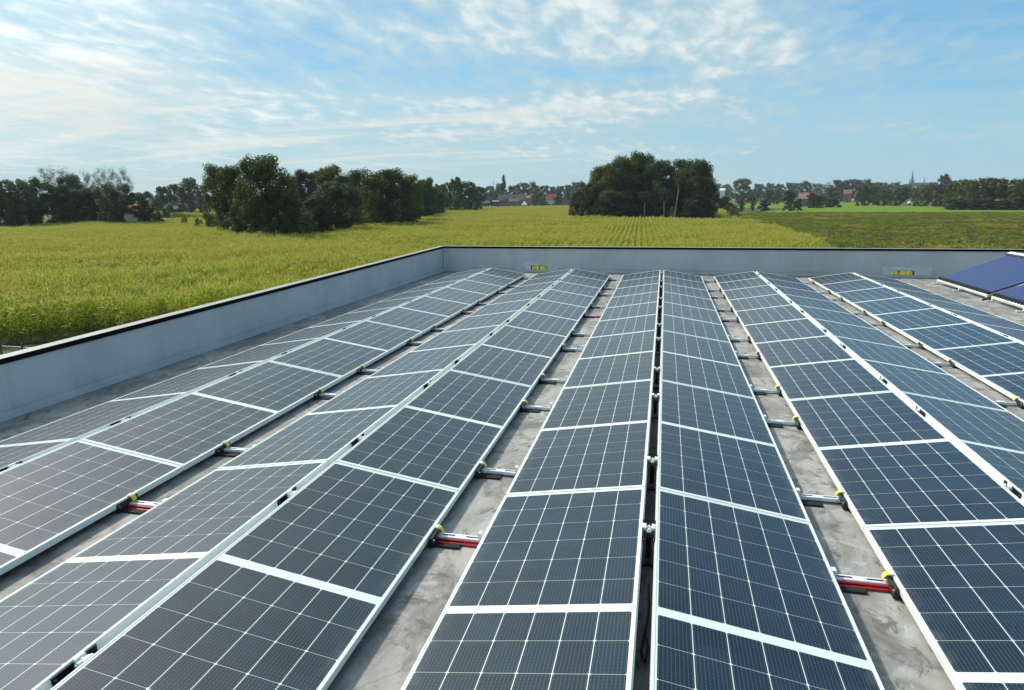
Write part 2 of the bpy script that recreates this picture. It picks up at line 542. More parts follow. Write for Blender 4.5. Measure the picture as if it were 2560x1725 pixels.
M['cells'] = cell_material()
M['roof'] = roof_material()
M['wall'] = wall_material()
M['coping'] = simple('coping_top', (0.31, 0.31, 0.29), 0.5, 0, 0.08, 2.0)
M['coping_dark'] = simple('coping_edge', (0.006, 0.006, 0.008), 0.8, spec=0.1)
M['flash'] = simple('flashing_patch', (0.58, 0.62, 0.62), 0.6, 0, 0.12, 5.0)
M['brick'] = simple('brick_wall', (0.22, 0.10, 0.07), 0.85, 0, 0.25, 3.0)

# ------------------------------------------------------------------ the building's roof and parapets
WX, WY = -6.82, 1.24               # inner faces of the two parapets
RX1, RY0 = 26.0, -34.0
roof = MB().add([(WX - 0.2, RY0, 0), (RX1, RY0, 0), (RX1, WY + 0.2, 0), (WX - 0.2, WY + 0.2, 0)], [(0, 1, 2, 3)]).build('roof', M['roof'])
roof['kind'] = 'structure'


def cap_z(y):
    return 0.785 + 0.0088 * (y - WY)


TH = 0.12
# left parapet: a long wall whose top falls slightly towards the camera
lw = empty('parapet_wall', (WX, WY, GZ))
tag(lw, 'blue grey parapet wall running along the left roof edge beside the crop field', 'wall')
yb, yf = RY0 - WY, TH
def zt(y): return cap_z(y + WY) - 0.05 - GZ
mb = MB()
mb.add([(-TH, yb, 0), (0, yb, 0), (0, yf, 0), (-TH, yf, 0), (-TH, yb, zt(yb)), (0, yb, zt(yb)), (0, yf, zt(yf)), (-TH, yf, zt(yf))],
       [(0, 3, 2, 1), (4, 5, 6, 7), (0, 1, 5, 4), (1, 2, 6, 5), (2, 3, 7, 6), (3, 0, 4, 7)])
mb.build('wall_body', M['wall'], lw)
mb = MB()
a, b_ = -TH - 0.03, 0.02
mb.add([(a, yb, zt(yb) + 0.012), (b_, yb, zt(yb) + 0.012), (b_, yf + .03, zt(yf) + 0.012), (a, yf + .03, zt(yf) + 0.012),
        (a, yb, zt(yb) + 0.05), (b_, yb, zt(yb) + 0.05), (b_, yf + .03, zt(yf) + 0.05), (a, yf + .03, zt(yf) + 0.05)],
       [(0, 3, 2, 1), (4, 5, 6, 7), (0, 1, 5, 4), (2, 3, 7, 6), (3, 0, 4, 7)], 0)
cop = mb.build('coping', M['coping'], lw)
mb = MB()
mb.add([(0.003, yb, zt(yb) - 0.012), (0.024, yb, zt(yb) - 0.012), (0.024, -0.03, zt(-.03) - 0.012), (0.003, -0.03, zt(-.03) - 0.012),
        (0.003, yb, zt(yb) + 0.047), (0.024, yb, zt(yb) + 0.047), (0.024, -0.03, zt(-.03) + 0.047), (0.003, -0.03, zt(-.03) + 0.047)],
       [(0, 3, 2, 1), (4, 5, 6, 7), (0, 1, 5, 4), (1, 2, 6, 5), (2, 3, 7, 6), (3, 0, 4, 7)])
mb.build('drip_edge', M['coping_dark'], lw)
MB().add([(0.002, yb, -GZ + 0.004), (0.07, yb, -GZ + 0.004), (0.07, 0, -GZ + 0.004), (0.002, 0, -GZ + 0.004), (0.002, yb, -GZ + 0.075), (0.002, 0, -GZ + 0.075)],
         [(1, 2, 5, 4), (0, 1, 4), (2, 3, 5)]).build('base_fillet', M['wall'], lw)

# far parapet with two overflow openings cut right through it
fw = empty('parapet_wall', (WX, WY, GZ))
tag(fw, 'blue grey parapet wall with two overflow openings behind the far ends of the panel rows', 'wall')
zc = cap_z(WY) - 0.05
XE = RX1 - WX
holes = [(-3.98, -3.44, 0.030, 0.205), (6.17, 6.78, 0.015, 0.185)]
mb = MB()
xs = [0.0]
for (h0, h1, z0, z1) in holes:
    mb.box(xs[-1], h0 - WX, 0, TH, 0, zc - GZ)
    mb.box(h0 - WX, h1 - WX, 0, TH, 0, z0 - GZ)
    mb.box(h0 - WX, h1 - WX, 0, TH, z1 - GZ, zc - GZ)
    xs.append(h1 - WX)
mb.box(xs[-1], XE, 0, TH, 0, zc - GZ)
mb.build('wall_body', M['wall'], fw)
MB().box(0.021, XE, -0.02, TH + 0.03, zc - GZ + 0.012, zc - GZ + 0.05).build('coping', M['coping'], fw)
MB().box(0.025, XE, -0.024, -0.003, zc - GZ - 0.012, zc - GZ + 0.046).build('drip_edge', M['coping_dark'], fw)
MB().add([(0.07, -0.07, -GZ + 0.004), (XE, -0.07, -GZ + 0.004), (0.07, -0.002, -GZ + 0.075), (XE, -0.002, -GZ + 0.075)], [(0, 1, 3, 2)]).build('base_fillet', M['wall'], fw)
MB().tube([(0.035, -0.03, -GZ + 0.02), (0.03, -0.028, -GZ + 0.3), (0.03, -0.028, zc - GZ - 0.015)], 0.022, 8).build('corner_seam', M['flash'], fw)
for (h0, h1, z0, z1), ex in zip(holes, ((0.22, 0.30, 0.10), (0.20, 0.42, 0.10))):
    fr = MB()
    X0, X1 = h0 - WX - ex[0], h1 - WX + ex[1]
    Z0, Z1 = -0.001 + 0.006 - GZ, z1 + ex[2] - GZ
    fr.box(X0, h0 - WX, -0.010, -0.004, Z0, Z1)
    fr.box(h1 - WX, X1, -0.010, -0.004, Z0, Z1)
    fr.box(h0 - WX, h1 - WX, -0.010, -0.004, z1 - GZ, Z1)
    fp = fr.build('flashing', M['flash'], fw)
    mid = h0 - WX + (h1 - h0) * (0.47 if h0 < 0 else 0.40)
    MB().box(mid - 0.012, mid + 0.012, 0.05, 0.075, z0 - GZ + 0.002, z1 - GZ - 0.002).build('opening_bar', M['black_plastic'], fw)
    dl = MB()
    t = 0.012
    dl.box(h0 - WX + .002, h0 - WX + t, 0.012, TH - .004, z0 - GZ + .002, z1 - GZ - .002)
    dl.box(h1 - WX - t, h1 - WX - .002, 0.012, TH - .004, z0 - GZ + .002, z1 - GZ - .002)
    dl.box(h0 - WX + t, h1 - WX - t, 0.012, TH - .004, z0 - GZ + .002, z0 - GZ + t)
    dl.box(h0 - WX + t, h1 - WX - t, 0.012, TH - .004, z1 - GZ - t, z1 - GZ - .002)
    dl.build('opening_lining', M['black_plastic'], fw)

# ------------------------------------------------------------------ solar panels
def make_module():
    root = empty('solar_panel')
    fh, lip = 0.050, 0.011
    W, L2 = MODW, MODL / 2
    f = MB()
    # hollow frame: outer wall, top lip, inner edge
    def rail(x0, x1, y0, y1):
        f.bevbox(x0, x1, y0, y1, -fh, 0.0, 0.0012)
    rail(0, lip, -L2, L2)
    rail(W - lip, W, -L2, L2)
    rail(lip + .0001, W - lip - .0001, -L2, -L2 + lip)
    rail(lip + .0001, W - lip - .0001, L2 - lip, L2)
    f.build('frame', M['alu_white'], root)
    s = MB().box(lip - .004, W - lip + .004, -L2 + lip - .004, L2 - lip + .004, -0.0075, -0.0022)
    s.build('cell_glass', M['cells'], root)
    return root


def in_frame(P, margin=0.0):
    d = np.asarray(P, float) - CAM
    k = d @ FWD
    if k < 0.15: return False
    u = 1280 + CF * (d @ RGT) / k
    v = 862.5 - CF * (d @ UPV) / k
    return -margin < u < 2560 + margin and -margin < v < 1725 + margin


proto = make_module()
used = False
for r in (-2, -1, 0, 1, 2):
    for s in (-1, 1):
        for m in range(7):
            yc = -(2 * m + 1) * HALF
            pts = []
            for i in range(7):
                for j in range(7):
                    xx = i / 6 * MODW
                    pts.append((RX[r] + s * (RGAPS[r] / 2 + xx * math.cos(TILT)), yc + (j / 6 - .5) * MODL, ZV + WS - xx * math.sin(TILT)))
            if not any(in_frame(p) for p in pts): continue
            o = proto if not used else copy_tree(proto)
            used = True
            o.location = (RX[r] + s * RGAPS[r] / 2, yc, ZV + WS)
            o.rotation_euler = (0, TILT + random.Random(r * 77 + m * 3 + s).uniform(-.0012, .0012), 0 if s > 0 else math.pi)
            side = 'left' if s < 0 else 'right'
            pos = ORD[m + 1] + ' from the far wall' if m else 'nearest the far wall'
            tag(o, f'solar panel on the {side} slope of the {ROWNAME[r]}, {pos}', 'solar panel', 'solar panels on the flat roof')
if not used: raise RuntimeError('no panel in view')

# ------------------------------------------------------------------ rails that cross the valleys between rows
def make_rail(yside, red):
    """x = 0 is the middle of the valley; yside = which edge carries the yellow clip"""
    root = empty('mounting_rail')
    hw = VGAP / 2 + 0.20
    bm_ = MB().bevbox(-hw, hw, -0.026, 0.026, 0.016, 0.042, 0.002)
    beam = bm_.build('beam', M['steel'], root)
    for c in (-0.085, 0.085):
        MB().box(c - 0.045, c + 0.045, -0.006, 0.006, 0.0435, 0.0445).build('slot', M['dark_slot'], beam)
    MB().bevbox(-0.16 * 1 - 0.02, 0.02, -0.105, 0.02, 0.002, 0.0155, 0.002).build('rubber_pad', M['rubber'], root)
    e = yside * VGAP / 2
    br = MB()
    # black bracket beneath and against the module edge
    x0, x1 = sorted((e - yside * 0.006, e + yside * 0.016))
    br.bevbox(x0, x1, -0.135, 0.065, 0.030, 0.076, 0.003)
    x2, x3 = sorted((e - yside * 0.010, e + yside * 0.030))
    br.bevbox(x2, x3, -0.125, -0.045, 0.004, 0.044, 0.006)
    bk = br.build('bracket', M['black_plastic'], root)
    MB().tube([(e - yside * 0.016, -0.122, 0.060), (e, -0.122, 0.060)], 0.007, 8).build('bolt', M['screw'], bk)
    # folded yellow spring clip over the rail, silver plate on its back
    y0, y1 = -0.020, 0.020
    prof = [(0.012, 0.0965), (-0.006, 0.099), (-0.020, 0.094), (-0.032, 0.080), (-0.036, 0.064)]
    v_, f_ = [], []
    for (px, pz) in prof:
        X = e - yside * (-px)
        X = e + yside * px
        v_ += [(X, y0, pz), (X, y1, pz), (X, y0, pz - 0.006), (X, y1, pz - 0.006)]
    for i in range(len(prof) - 1):
        a = i * 4
        f_ += [(a, a + 1, a + 5, a + 4), (a + 2, a + 6, a + 7, a + 3), (a, a + 4, a + 6, a + 2), (a + 1, a + 3, a + 7, a + 5)]
    f_ += [(0, 2, 3, 1), (16, 17, 19, 18)]
    yc_ = MB().add(v_, f_).build('spring_clip', M['yellow'], root)
    MB().box(min(e - yside * .006, e + yside * .016), max(e - yside * .006, e + yside * .016), -0.021, 0.021, 0.0992, 0.1012).build('clip_plate', M['alu_white'], yc_)
    # small white end clamp on the other edge
    w = -yside * VGAP / 2
    a0, a1 = sorted((w + yside * 0.004, w + yside * 0.028))
    MB().bevbox(a0, a1, -0.022, 0.022, 0.0425, 0.088, 0.003).build('end_clamp', M['alu_white'], root)
    if red:
        MB().tube([(-hw, -0.050, 0.013), (0, -0.050, 0.010), (hw, -0.050, 0.013)], 0.009, 8).tube([(-hw, -0.034, 0.026), (hw, -0.034, 0.026)], 0.008, 8).build('red_conduit', M['red'], root)
    return root


def make_ridge_support(gap):
    """stands in the gap at a ridge; x = 0 the middle of the gap"""
    root = empty('ridge_support')
    top = ZV + WS
    MB().bevbox(-0.016, 0.016, -0.05, 0.05, 0.05, top - 0.045, 0.004).box(-0.10, 0.10, -0.06, 0.06, 0.0, 0.016).build('post', M['black_plastic'], root)
    g2 = gap / 2
    for s in (-1, 1):
        p = MB()
        a0, a1 = sorted((s * (g2 - 0.001), s * (g2 - 0.009)))
        p.bevbox(a0, a1, -0.145, -0.032, top - 0.048, top - 0.006, 0.002)
        p.bevbox(a0, a1, 0.036, 0.095, top - 0.048, top - 0.006, 0.002)
        c = p.build('side_bracket', M['black_plastic'], root)
        MB().tube([(s * (g2 - 0.013), -0.128, top - 0.026), (s * (g2 - 0.004), -0.128, top - 0.026)], 0.006, 8).build('bolt', M['screw'], c)
    cl = MB()
    cl.bevbox(-0.015, 0.015, -0.040, 0.034, top - 0.030, top - 0.016, 0.003)
    cl.box(-0.004, 0.004, -0.036, 0.030, top - 0.016, top - 0.008)
    for s in (-1, 1):
        a0, a1 = sorted((s * 0.016, s * (g2 - 0.002)))
        cl.bevbox(a0, a1, -0.028, 0.030, top - 0.020, top + 0.002, 0.003)
    k = cl.build('centre_clamp', M['alu_white'], root)
    MB().tube([(0, -0.003, top - 0.017), (0, -0.003, top - 0.004)], 0.008, 8).build('bolt', M['screw'], k)
    return root


VALN = {-2: 'right of the leftmost row', -1: 'left of the centre row', 0: 'right of the centre row', 1: 'left of the rightmost row'}
protos = {}
KS = []
for m in range(0, 7):
    KS += [2 * m + 0.40, 2 * m + 1.62]
for v in (-2, -1, 0, 1):
    xv = (RX[v] + RX[v + 1]) / 2
    ys = -1 if v < 0 else 1
    for i, k in enumerate(KS):
        y = -k * HALF
        if not any(in_frame((xv + q, y, 0.05)) for q in (-.15, 0, .15)): continue
        red = (i % 6 == 4) and v < 1 and not (v == 0 and i < 8)
        key = (ys, red)
        if key not in protos:
            o = protos[key] = make_rail(ys, red)
        else:
            o = copy_tree(protos[key])
        o.location = (xv, y, 0)
        extra = ' with red conduit' if red else ''
        tag(o, f'slotted rail{extra} {VALN[v]}, {ORD[i + 1]} from the far wall', 'mounting rail', 'mounting rails between the panel rows')
rs = {}
for r in (-2, -1, 0, 1, 2):
    for i, k in enumerate(KS):
        y = -k * HALF
        if not in_frame((RX[r], y, ZV + WS)): continue
        gk = RGAPS[r]
        o = make_ridge_support(gk) if gk not in rs else copy_tree(rs[gk])
        rs.setdefault(gk, o)
        o.location = (RX[r], y, 0)
        tag(o, f'black and silver bracket in the ridge of the {ROWNAME[r]}, {ORD[i + 1]} from the far wall', 'ridge bracket', 'ridge brackets between the panel slopes')

# a loop of cable hanging in the nearest part of the centre ridge
tag(MB().tube([(0.012, -15.55, 0.15), (0.018, -15.7, 0.06), (0.0, -15.83, 0.035), (-0.012, -15.95, 0.02), (0.01, -16.05, 0.035), (0.022, -15.98, 0.06), (0.01, -15.88, 0.05)], 0.006, 8)
    .build('power_cable', M['black_plastic']), 'black cable looping down inside the gap of the centre ridge', 'cable')

# ------------------------------------------------------------------ evacuated tube collectors on the right
mt, g, b = new_mat('collector_tube_glass')
b.inputs['Base Color'].default_value = (0.085, 0.125, 0.30, 1)
b.inputs['Metallic'].default_value = 0.15
b.inputs['Roughness'].default_value = 0.25
b.inputs['Coat Weight'].default_value = 1.0
b.inputs['Coat Roughness'].default_value = 0.04
M['tube'] = mt


def make_collector(n=22, width=2.758):
    root = empty('tube_collector')
    ang = math.atan2(0.615, 1.57)
    ca, sa = math.cos(ang), math.sin(ang)
    def P(s, y, h=0.0):     # s along the slope from the lower rail, h square to it
        return (s * ca - h * sa, y, 0.10 + s * sa + h * ca)
    br = MB()
    br.add([P(-.02, 0, -.02), P(.03, 0, -.02), P(.03, width, -.02), P(-.02, width, -.02), P(-.02, 0, .025), P(.03, 0, .025), P(.03, width, .025), P(-.02, width, .025)],
           [(0, 3, 2, 1), (4, 5, 6, 7), (0, 1, 5, 4), (1, 2, 6, 5), (2, 3, 7, 6), (3, 0, 4, 7)])
    br.build('bottom_rail', M['white_paint'], root)
    for yy in (0.03, width * 0.52, width - 0.03):
        MB().box(-0.13, 0.03, yy - 0.018, yy + 0.018, 0.006, 0.03).box(-0.015, 0.012, yy - 0.014, yy + 0.014, 0.031, 0.08).build('foot', M['white_paint'], root)
        MB().tube([(1.60 * ca, yy, 0.10 + 1.60 * sa - 0.06), (1.60 * ca + .05, yy, 0.01)], 0.018, 8).build('rear_leg', M['white_paint'], root)
    L = 1.60
    tube_me = None
    for i in range(n):
        y = width * (i + .5) / n
        if tube_me is None:
            mb = MB()
            mb.tube([P(.06, 0, .045), P(L, 0, .045)], 0.034, 12)
            t = mb.build('glass_tube', M['tube'], root)
            tube_me = t.data
            cp = MB().tube([P(.005, 0, .045), P(.062, 0, .045), P(.075, 0, .045)], [.038, .042, .040], 8).build('tube_cap', M['black_plastic'], root)
            cap_me = cp.data
        else:
            t = link('glass_tube', tube_me, root)
            cp = link('tube_cap', cap_me, root)
        t.location = (0, y, 0)
        cp.location = (0, y, 0)
    hd = MB()
    prof = [(L - .02, -.02), (L + .14, -.02), (L + .14, .09), (L + .11, .115), (L + .01, .115), (L - .02, .09)]
    hd.add([P(s, -.03, h) for s, h in prof] + [P(s, width + .03, h) for s, h in prof],
           [(5, 4, 3, 2, 1, 0), (6, 7, 8, 9, 10, 11)] + [(i, (i + 1) % 6, (i + 1) % 6 + 6, i + 6) for i in range(6)])
    mf = hd.build('manifold', M['black_plastic'], root)
    MB().add([P(L + .01, -.028, .118), P(L + .11, -.028, .118), P(L + .11, width + .028, .118), P(L + .01, width + .028, .118)], [(0, 1, 2, 3)]).build('manifold_lid', M['steel'], mf)
    for yy in (0.012, width - 0.012):
        sdr = MB()
        sdr.tube([P(.02, yy, -.03), P(L, yy, -.03)], 0.016, 8)
        sdr.build('side_rail', M['black_plastic'], root)
    return root


cl1 = make_collector()
cl1.location = (6.85, -2.965, 0)
tag(cl1, 'rack of blue evacuated glass tubes nearest the far parapet wall', 'solar collector', 'evacuated tube collectors')
cl2 = copy_tree(cl1)
cl2.location = (6.85, -5.92, 0)
tag(cl2, 'rack of blue evacuated glass tubes nearer the camera, cut by the right edge', 'solar collector', 'evacuated tube collectors')
tag(MB().tube([(6.72, -3.06, 0.03), (6.9, -3.06, 0.09), (8.2, -3.06, 0.60), (8.45, -3.06, 0.70)], 0.022, 8).build('insulated_pipe', M['black_plastic']),
    'black insulated pipe rising between the two tube collectors', 'pipe')


# ================================================================== the country round the building
def sheet(name, pts, z, mat, kind='structure'):
    o = MB().add([(p[0], p[1], z) for p in pts], [tuple(range(len(pts)))]).build(name, mat)
    o['kind'] = kind
    return o


def field_mat(name, a, b_, scale, c=None, c_scale=0.02, lo=0.5, hi=0.7, rough=0.9):
    m, g, b = new_mat(name)
    geo = g.n('ShaderNodeNewGeometry').outputs['Position']
    col = g.mix(g.ramp(g.noise(geo, scale, 8, 0.65), 0.3, 0.7), a, b_)
    if c: col = g.mix(g.ramp(g.noise(geo, c_scale, 4, 0.6), lo, hi), col, c)
    g.link(col, b.inputs['Base Color'])
    b.inputs['Roughness'].default_value = rough
    b.inputs['Specular IOR Level'].default_value = 0.1
    return m


M['ground'] = field_mat('ground_grass', (0.050, 0.075, 0.020), (0.085, 0.110, 0.030), 0.06, (0.13, 0.125, 0.05), 0.006, 0.5, 0.62)
M['soil'] = field_mat('field_soil', (0.050, 0.060, 0.014), (0.085, 0.085, 0.022), 0.8)
M['weed_soil'] = field_mat('weedy_ground', (0.040, 0.040, 0.014), (0.080, 0.065, 0.026), 0.5)
M['meadow'] = field_mat('meadow_grass', (0.115, 0.190, 0.010), (0.140, 0.215, 0.014), 0.12, (0.16, 0.21, 0.03), 0.03)
M['stubble'] = field_mat('stubble', (0.25, 0.22, 0.10), (0.31, 0.27, 0.13), 0.05)

S = 2590
sheet('ground', [(-S, -690), (S, -690), (S, S), (-S, S)], GZ, M['ground'])

def P2(u, v, z): return tuple(at_z(u, v, z)[:2])

# --- maize: outline in plan
far_edge = [(-420, 560), (0, 556), (150, 552), (330, 546), (500, 545), (545, 556), (590, 566), (660, 578), (760, 576), (830, 565), (925, 553),
            (1022, 545), (1040, 530), (1075, 521), (1150, 516.5), (1300, 515.5), (1422, 513), (1436, 530), (1445, 540.5), (1600, 541), (1720, 543), (1817, 543),
            (1900, 552), (1971, 567), (2036, 592), (2100, 609), (2164, 623)]
maize_poly = [P2(u, v, MZ) for u, v in far_edge]
(xa, ya), (xb, yb2) = maize_poly[-3], maize_poly[-1]
t_ = (26.0 - yb2) / (yb2 - ya)
maize_poly += [(xb + (xb - xa) * t_, 26.0), (-12.0, 26.0), (-33.6, 9.2), (-62.0, -9.0)]
maize2 = [P2(u, v, MZ) for u, v in [(300, 533), (548, 533), (530, 523.5), (400, 525)]]
maize3 = [P2(u, v, MZ) for u, v in [(1752, 516), (1775, 515), (1812, 524), (1818, 531), (1790, 536), (1755, 534)]]


def inside(poly, X, Y):
    r = np.zeros(X.shape, bool)
    n = len(poly)
    for i in range(n):
        x0, y0 = poly[i]; x1, y1 = poly[(i + 1) % n]
        c = ((y0 > Y) != (y1 > Y))
        with np.errstate(divide='ignore', invalid='ignore'):
            r ^= c & (X < (x1 - x0) * (Y - y0) / (y1 - y0 + 1e-12) + x0)
    return r


def wedge(X, Y, margin=260):
    dx, dy = X - CAM[0], Y - CAM[1]
    Z = np.full(X.shape, MZ - CAM[2])
    k = dx * FWD[0] + dy * FWD[1] + Z * FWD[2]
    u = 1280 + CF * (dx * RGT[0] + dy * RGT[1] + Z * RGT[2]) / np.maximum(k, .1)
    return (k > 1) & (u > -margin) & (u < 2560 + margin)


sheet('field_soil', maize_poly, GZ + 0.05, M['soil'])

# maize leaves and tassels
M['maize'] = leaf_material('maize_leaf', (0.215, 0.290, 0.008), (0.660, 0.620, 0.045), 0.45, 0.0, 0.11)
M['tassel'] = leaf_material('maize_tassel', (0.50, 0.46, 0.080), (0.68, 0.61, 0.15), 0.30, 0.4, 0.05)


def maize_row(seed, n=9, length=1.5):
    """a stretch of one drill row: stems, arching leaves, tassels"""
    rg = np.random.default_rng(seed)
    Q, tint, mat = [], [], []
    def strip(pts, side, w, t, mi):
        for i in range(len(pts) - 1):
            a, b_ = pts[i], pts[i + 1]
            Q.append([a - side * w[i], a + side * w[i], b_ + side * w[i + 1], b_ - side * w[i + 1]])
            tint.append(t); mat.append(mi)
    for k in range(n):
        y = (k + .5) / n * length - length / 2 + rg.normal(0, .02)
        base = np.array([rg.normal(0, .03), y, 0.0])
        H = rg.uniform(1.75, 2.15)
        lean = np.array([rg.normal(0, .05), rg.normal(0, .05), 1.0])
        strip([base, base + lean * H * .5, base + lean * H], np.array([1, 0, 0.]), [.014, .012, .006], .3, 0)
        az = rg.uniform(0, 2 * math.pi)
        for j in range(7):
            h = H * (0.28 + 0.70 * j / 6.0)
            a = az + (j % 2) * math.pi + rg.normal(0, .45)
            d = np.array([math.cos(a), math.sin(a), 0])
            L = rg.uniform(.48, .74) * (1 - .25 * abs(j / 6 - .4))
            up = rg.uniform(.35, .95)
            p0 = base + lean * h
            pts = [p0, p0 + d * L * .35 + np.array([0, 0, L * .32 * up]), p0 + d * L * .72 + np.array([0, 0, L * .30 * up]),
                   p0 + d * L * 1.0 + np.array([0, 0, L * (.30 * up - rg.uniform(.2, .5))])]
            sdv = np.array([-d[1], d[0], rg.normal(0, .3)])
            strip(pts, sdv, [.018, .042, .036, .004], rg.uniform(0, 1), 0)
        top = base + lean * H
        for j in range(4):
            a = rg.uniform(0, 6.28)
            d = np.array([math.cos(a) * .35, math.sin(a) * .35, 1.0]) * rg.uniform(.22, .36)
            strip([top, top + d], np.array([-math.sin(a), math.cos(a), 0]), [.010, .014], rg.uniform(0, 1), 1)
    me = quads_mesh('maize_row', np.array(Q), M['maize'], tint)
    me.materials.append(M['tassel'])
    me.polygons.foreach_set('material_index', np.array(mat, dtype=np.int32))
    return bpy.data.objects.new('maize_row', me)      # only a source for instances, never linked to the scene


def scatter(name, pts, rotz, scale, which, sources, label=None):
    """one object: a point cloud whose geometry nodes set a source mesh on every point"""
    me = bpy.data.meshes.new(name)
    me.vertices.add(len(pts))
    me.vertices.foreach_set('co', np.ascontiguousarray(pts, dtype=np.float32).ravel())
    for nm, dt, arr in (('rz', 'FLOAT', rotz), ('sc', 'FLOAT_VECTOR', scale), ('which', 'INT', which)):
        at = me.attributes.new(nm, dt, 'POINT')
        at.data.foreach_set('vector' if dt == 'FLOAT_VECTOR' else 'value', np.ascontiguousarray(arr, dtype=np.int32 if dt == 'INT' else np.float32).ravel())
    o = bpy.data.objects.new(name, me)
    COL.objects.link(o)
    ng = bpy.data.node_groups.new(name, 'GeometryNodeTree')
    ng.interface.new_socket('Geometry', in_out='INPUT', socket_type='NodeSocketGeometry')
    ng.interface.new_socket('Geometry', in_out='OUTPUT', socket_type='NodeSocketGeometry')
    N = ng.nodes
    gi, go = N.new('NodeGroupInput'), N.new('NodeGroupOutput')
    def attr(nm, t):
        a = N.new('GeometryNodeInputNamedAttribute'); a.data_type = t; a.inputs[0].default_value = nm
        return a.outputs[0]
    cx = N.new('ShaderNodeCombineXYZ'); ng.links.new(attr('rz', 'FLOAT'), cx.inputs[2])
    e2r = N.new('FunctionNodeEulerToRotation'); ng.links.new(cx.outputs[0], e2r.inputs[0])
    sc, wh = attr('sc', 'FLOAT_VECTOR'), attr('which', 'INT')
    jn = N.new('GeometryNodeJoinGeometry')
    for i, src in enumerate(sources):
        oi = N.new('GeometryNodeObjectInfo'); oi.inputs['Object'].default_value = src
        cmp_ = N.new('FunctionNodeCompare'); cmp_.data_type = 'INT'; cmp_.operation = 'EQUAL'
        ng.links.new(wh, cmp_.inputs[2]); cmp_.inputs[3].default_value = i
        io = N.new('GeometryNodeInstanceOnPoints')
        ng.links.new(gi.outputs[0], io.inputs['Points'])
        ng.links.new(cmp_.outputs[0], io.inputs['Selection'])
        ng.links.new(oi.outputs['Geometry'], io.inputs['Instance'])
        ng.links.new(e2r.outputs[0], io.inputs['Rotation'])
        ng.links.new(sc, io.inputs['Scale'])
        ng.links.new(io.outputs[0], jn.inputs[0])
    ng.links.new(jn.outputs[0], go.inputs[0])
    md = o.modifiers.new('plants', 'NODES'); md.node_group = ng
    o['kind'] = 'stuff'
    return o


def smooth_noise(X, Y, scale, seed):
    rg = np.random.default_rng(seed)
    out = np.zeros(X.shape)
    for k in range(7):
        a, ph = rg.uniform(0, 6.28), rg.uniform(0, 6.28)
        f = rg.uniform(.6, 1.7) / scale
        out += np.sin((X * math.cos(a) + Y * math.sin(a)) * f * 6.28 + ph)
    return out / 3.0


rg = np.random.default_rng(5)
rowdir = R(2.0)                        # the drill rows lie almost along the ridges
cr, sr = math.cos(rowdir), math.sin(rowdir)
A_, B_ = np.meshgrid(np.arange(-420, 330, 0.75), np.arange(-40, 480, 1.5))
A_, B_ = A_.ravel(), B_.ravel() + rg.uniform(-.4, .4, A_.size)
X, Y = A_ * cr - B_ * sr, A_ * sr + B_ * cr
keep = (inside(maize_poly, X, Y) | inside(maize2, X, Y) | inside(maize3, X, Y)) & wedge(X, Y)
dist = np.hypot(X - CAM[0], Y - CAM[1])
keep &= (dist < 230) | (rg.random(X.size) < np.clip(1.1 - (dist - 230) / 400, .55, 1))
X, Y, dist = X[keep], Y[keep], dist[keep]
n = len(X)
# drifts of taller and shorter crop, drawn out across the rows
hn = smooth_noise(X * .45 - Y * .2, Y, 17, 3) * .12 + smooth_noise(X * .5, Y, 7, 4) * .06 + rg.normal(0, .05, n)
# the crop is shorter in the wet dip before the wood and along its outer edges
scz = np.clip(1.0 + hn, .6, 1.25)
scale = np.stack([rg.uniform(.72, .95, n) * np.where(dist > 300, 1.3, 1), np.full(n, 1.05), scz], 1)
rz = rowdir + rg.choice([0, math.pi], n) + rg.normal(0, .03, n)
scatter('maize_crop', np.stack([X, Y, np.full(n, GZ + .05)], 1), rz, scale, rg.integers(0, 5, n), [maize_row(40 + i) for i in range(5)])
print('maize rows', n)

# --- weedy field on the right
weed_poly = [P2(u, v, GZ + .4) for u, v in [(1790, 545), (1830, 536), (1905, 529), (2560, 529), (2900, 527), (3300, 640)]] + [(90.0, 26.0)] + [P2(2240, 640, GZ + .4), P2(2164, 626, GZ + .4),
             P2(2100, 613, GZ + .4), P2(2036, 597, GZ + .4), P2(1971, 570, GZ + .4), P2(1900, 556, GZ + .4)]
sheet('weed_ground', weed_poly, GZ + 0.10, M['weed_soil'])
M['weed'] = leaf_material('weed_leaf', (0.130, 0.180, 0.012), (0.290, 0.330, 0.026), 0.4, 0.5, 0.10, ((0.42, 0.37, 0.045), 0.05, 0.50, 0.66))
M['weed_brown'] = leaf_material('weed_dock', (0.120, 0.100, 0.026), (0.220, 0.170, 0.045), 0.2, 0.6, 0.15)


def weed_clump(seed, n, mat, tall):
    rg = np.random.default_rng(seed)
    az = rg.uniform(0, 6.28, n); rr = np.sqrt(rg.random(n)) * .5
    h = (1 - (rr / .5) ** 2 * .7) * rg.uniform(.15, 1, n) * tall
    C = np.stack([np.cos(az) * rr, np.sin(az) * rr, h], 1)
    nrm = rg.normal(0, 1, (n, 3)); nrm[:, 2] = abs(nrm[:, 2]) + .5
    return bpy.data.objects.new('weed_clump', quads_mesh('weed_clump', leaf_quads(C, nrm, rg.uniform(.05, .11, n), rg), mat, np.full(n, rg.random()) * .5 + rg.random(n) * .5))


def leaf_quads(C, nrm, size, rg, slim=0.6):
    n = len(C)
    nrm = nrm / np.linalg.norm(nrm, axis=1, keepdims=True)
    ref = rg.normal(0, 1, (n, 3))
    a = np.cross(nrm, ref); a /= np.linalg.norm(a, axis=1, keepdims=True) + 1e-9
    b_ = np.cross(nrm, a)
    s = size[:, None]
    bend = nrm * s * rg.uniform(-.25, .25, (n, 1))
    return np.stack([C - a * s, C - b_ * s * slim + bend, C + a * s, C + b_ * s * slim + bend], 1)


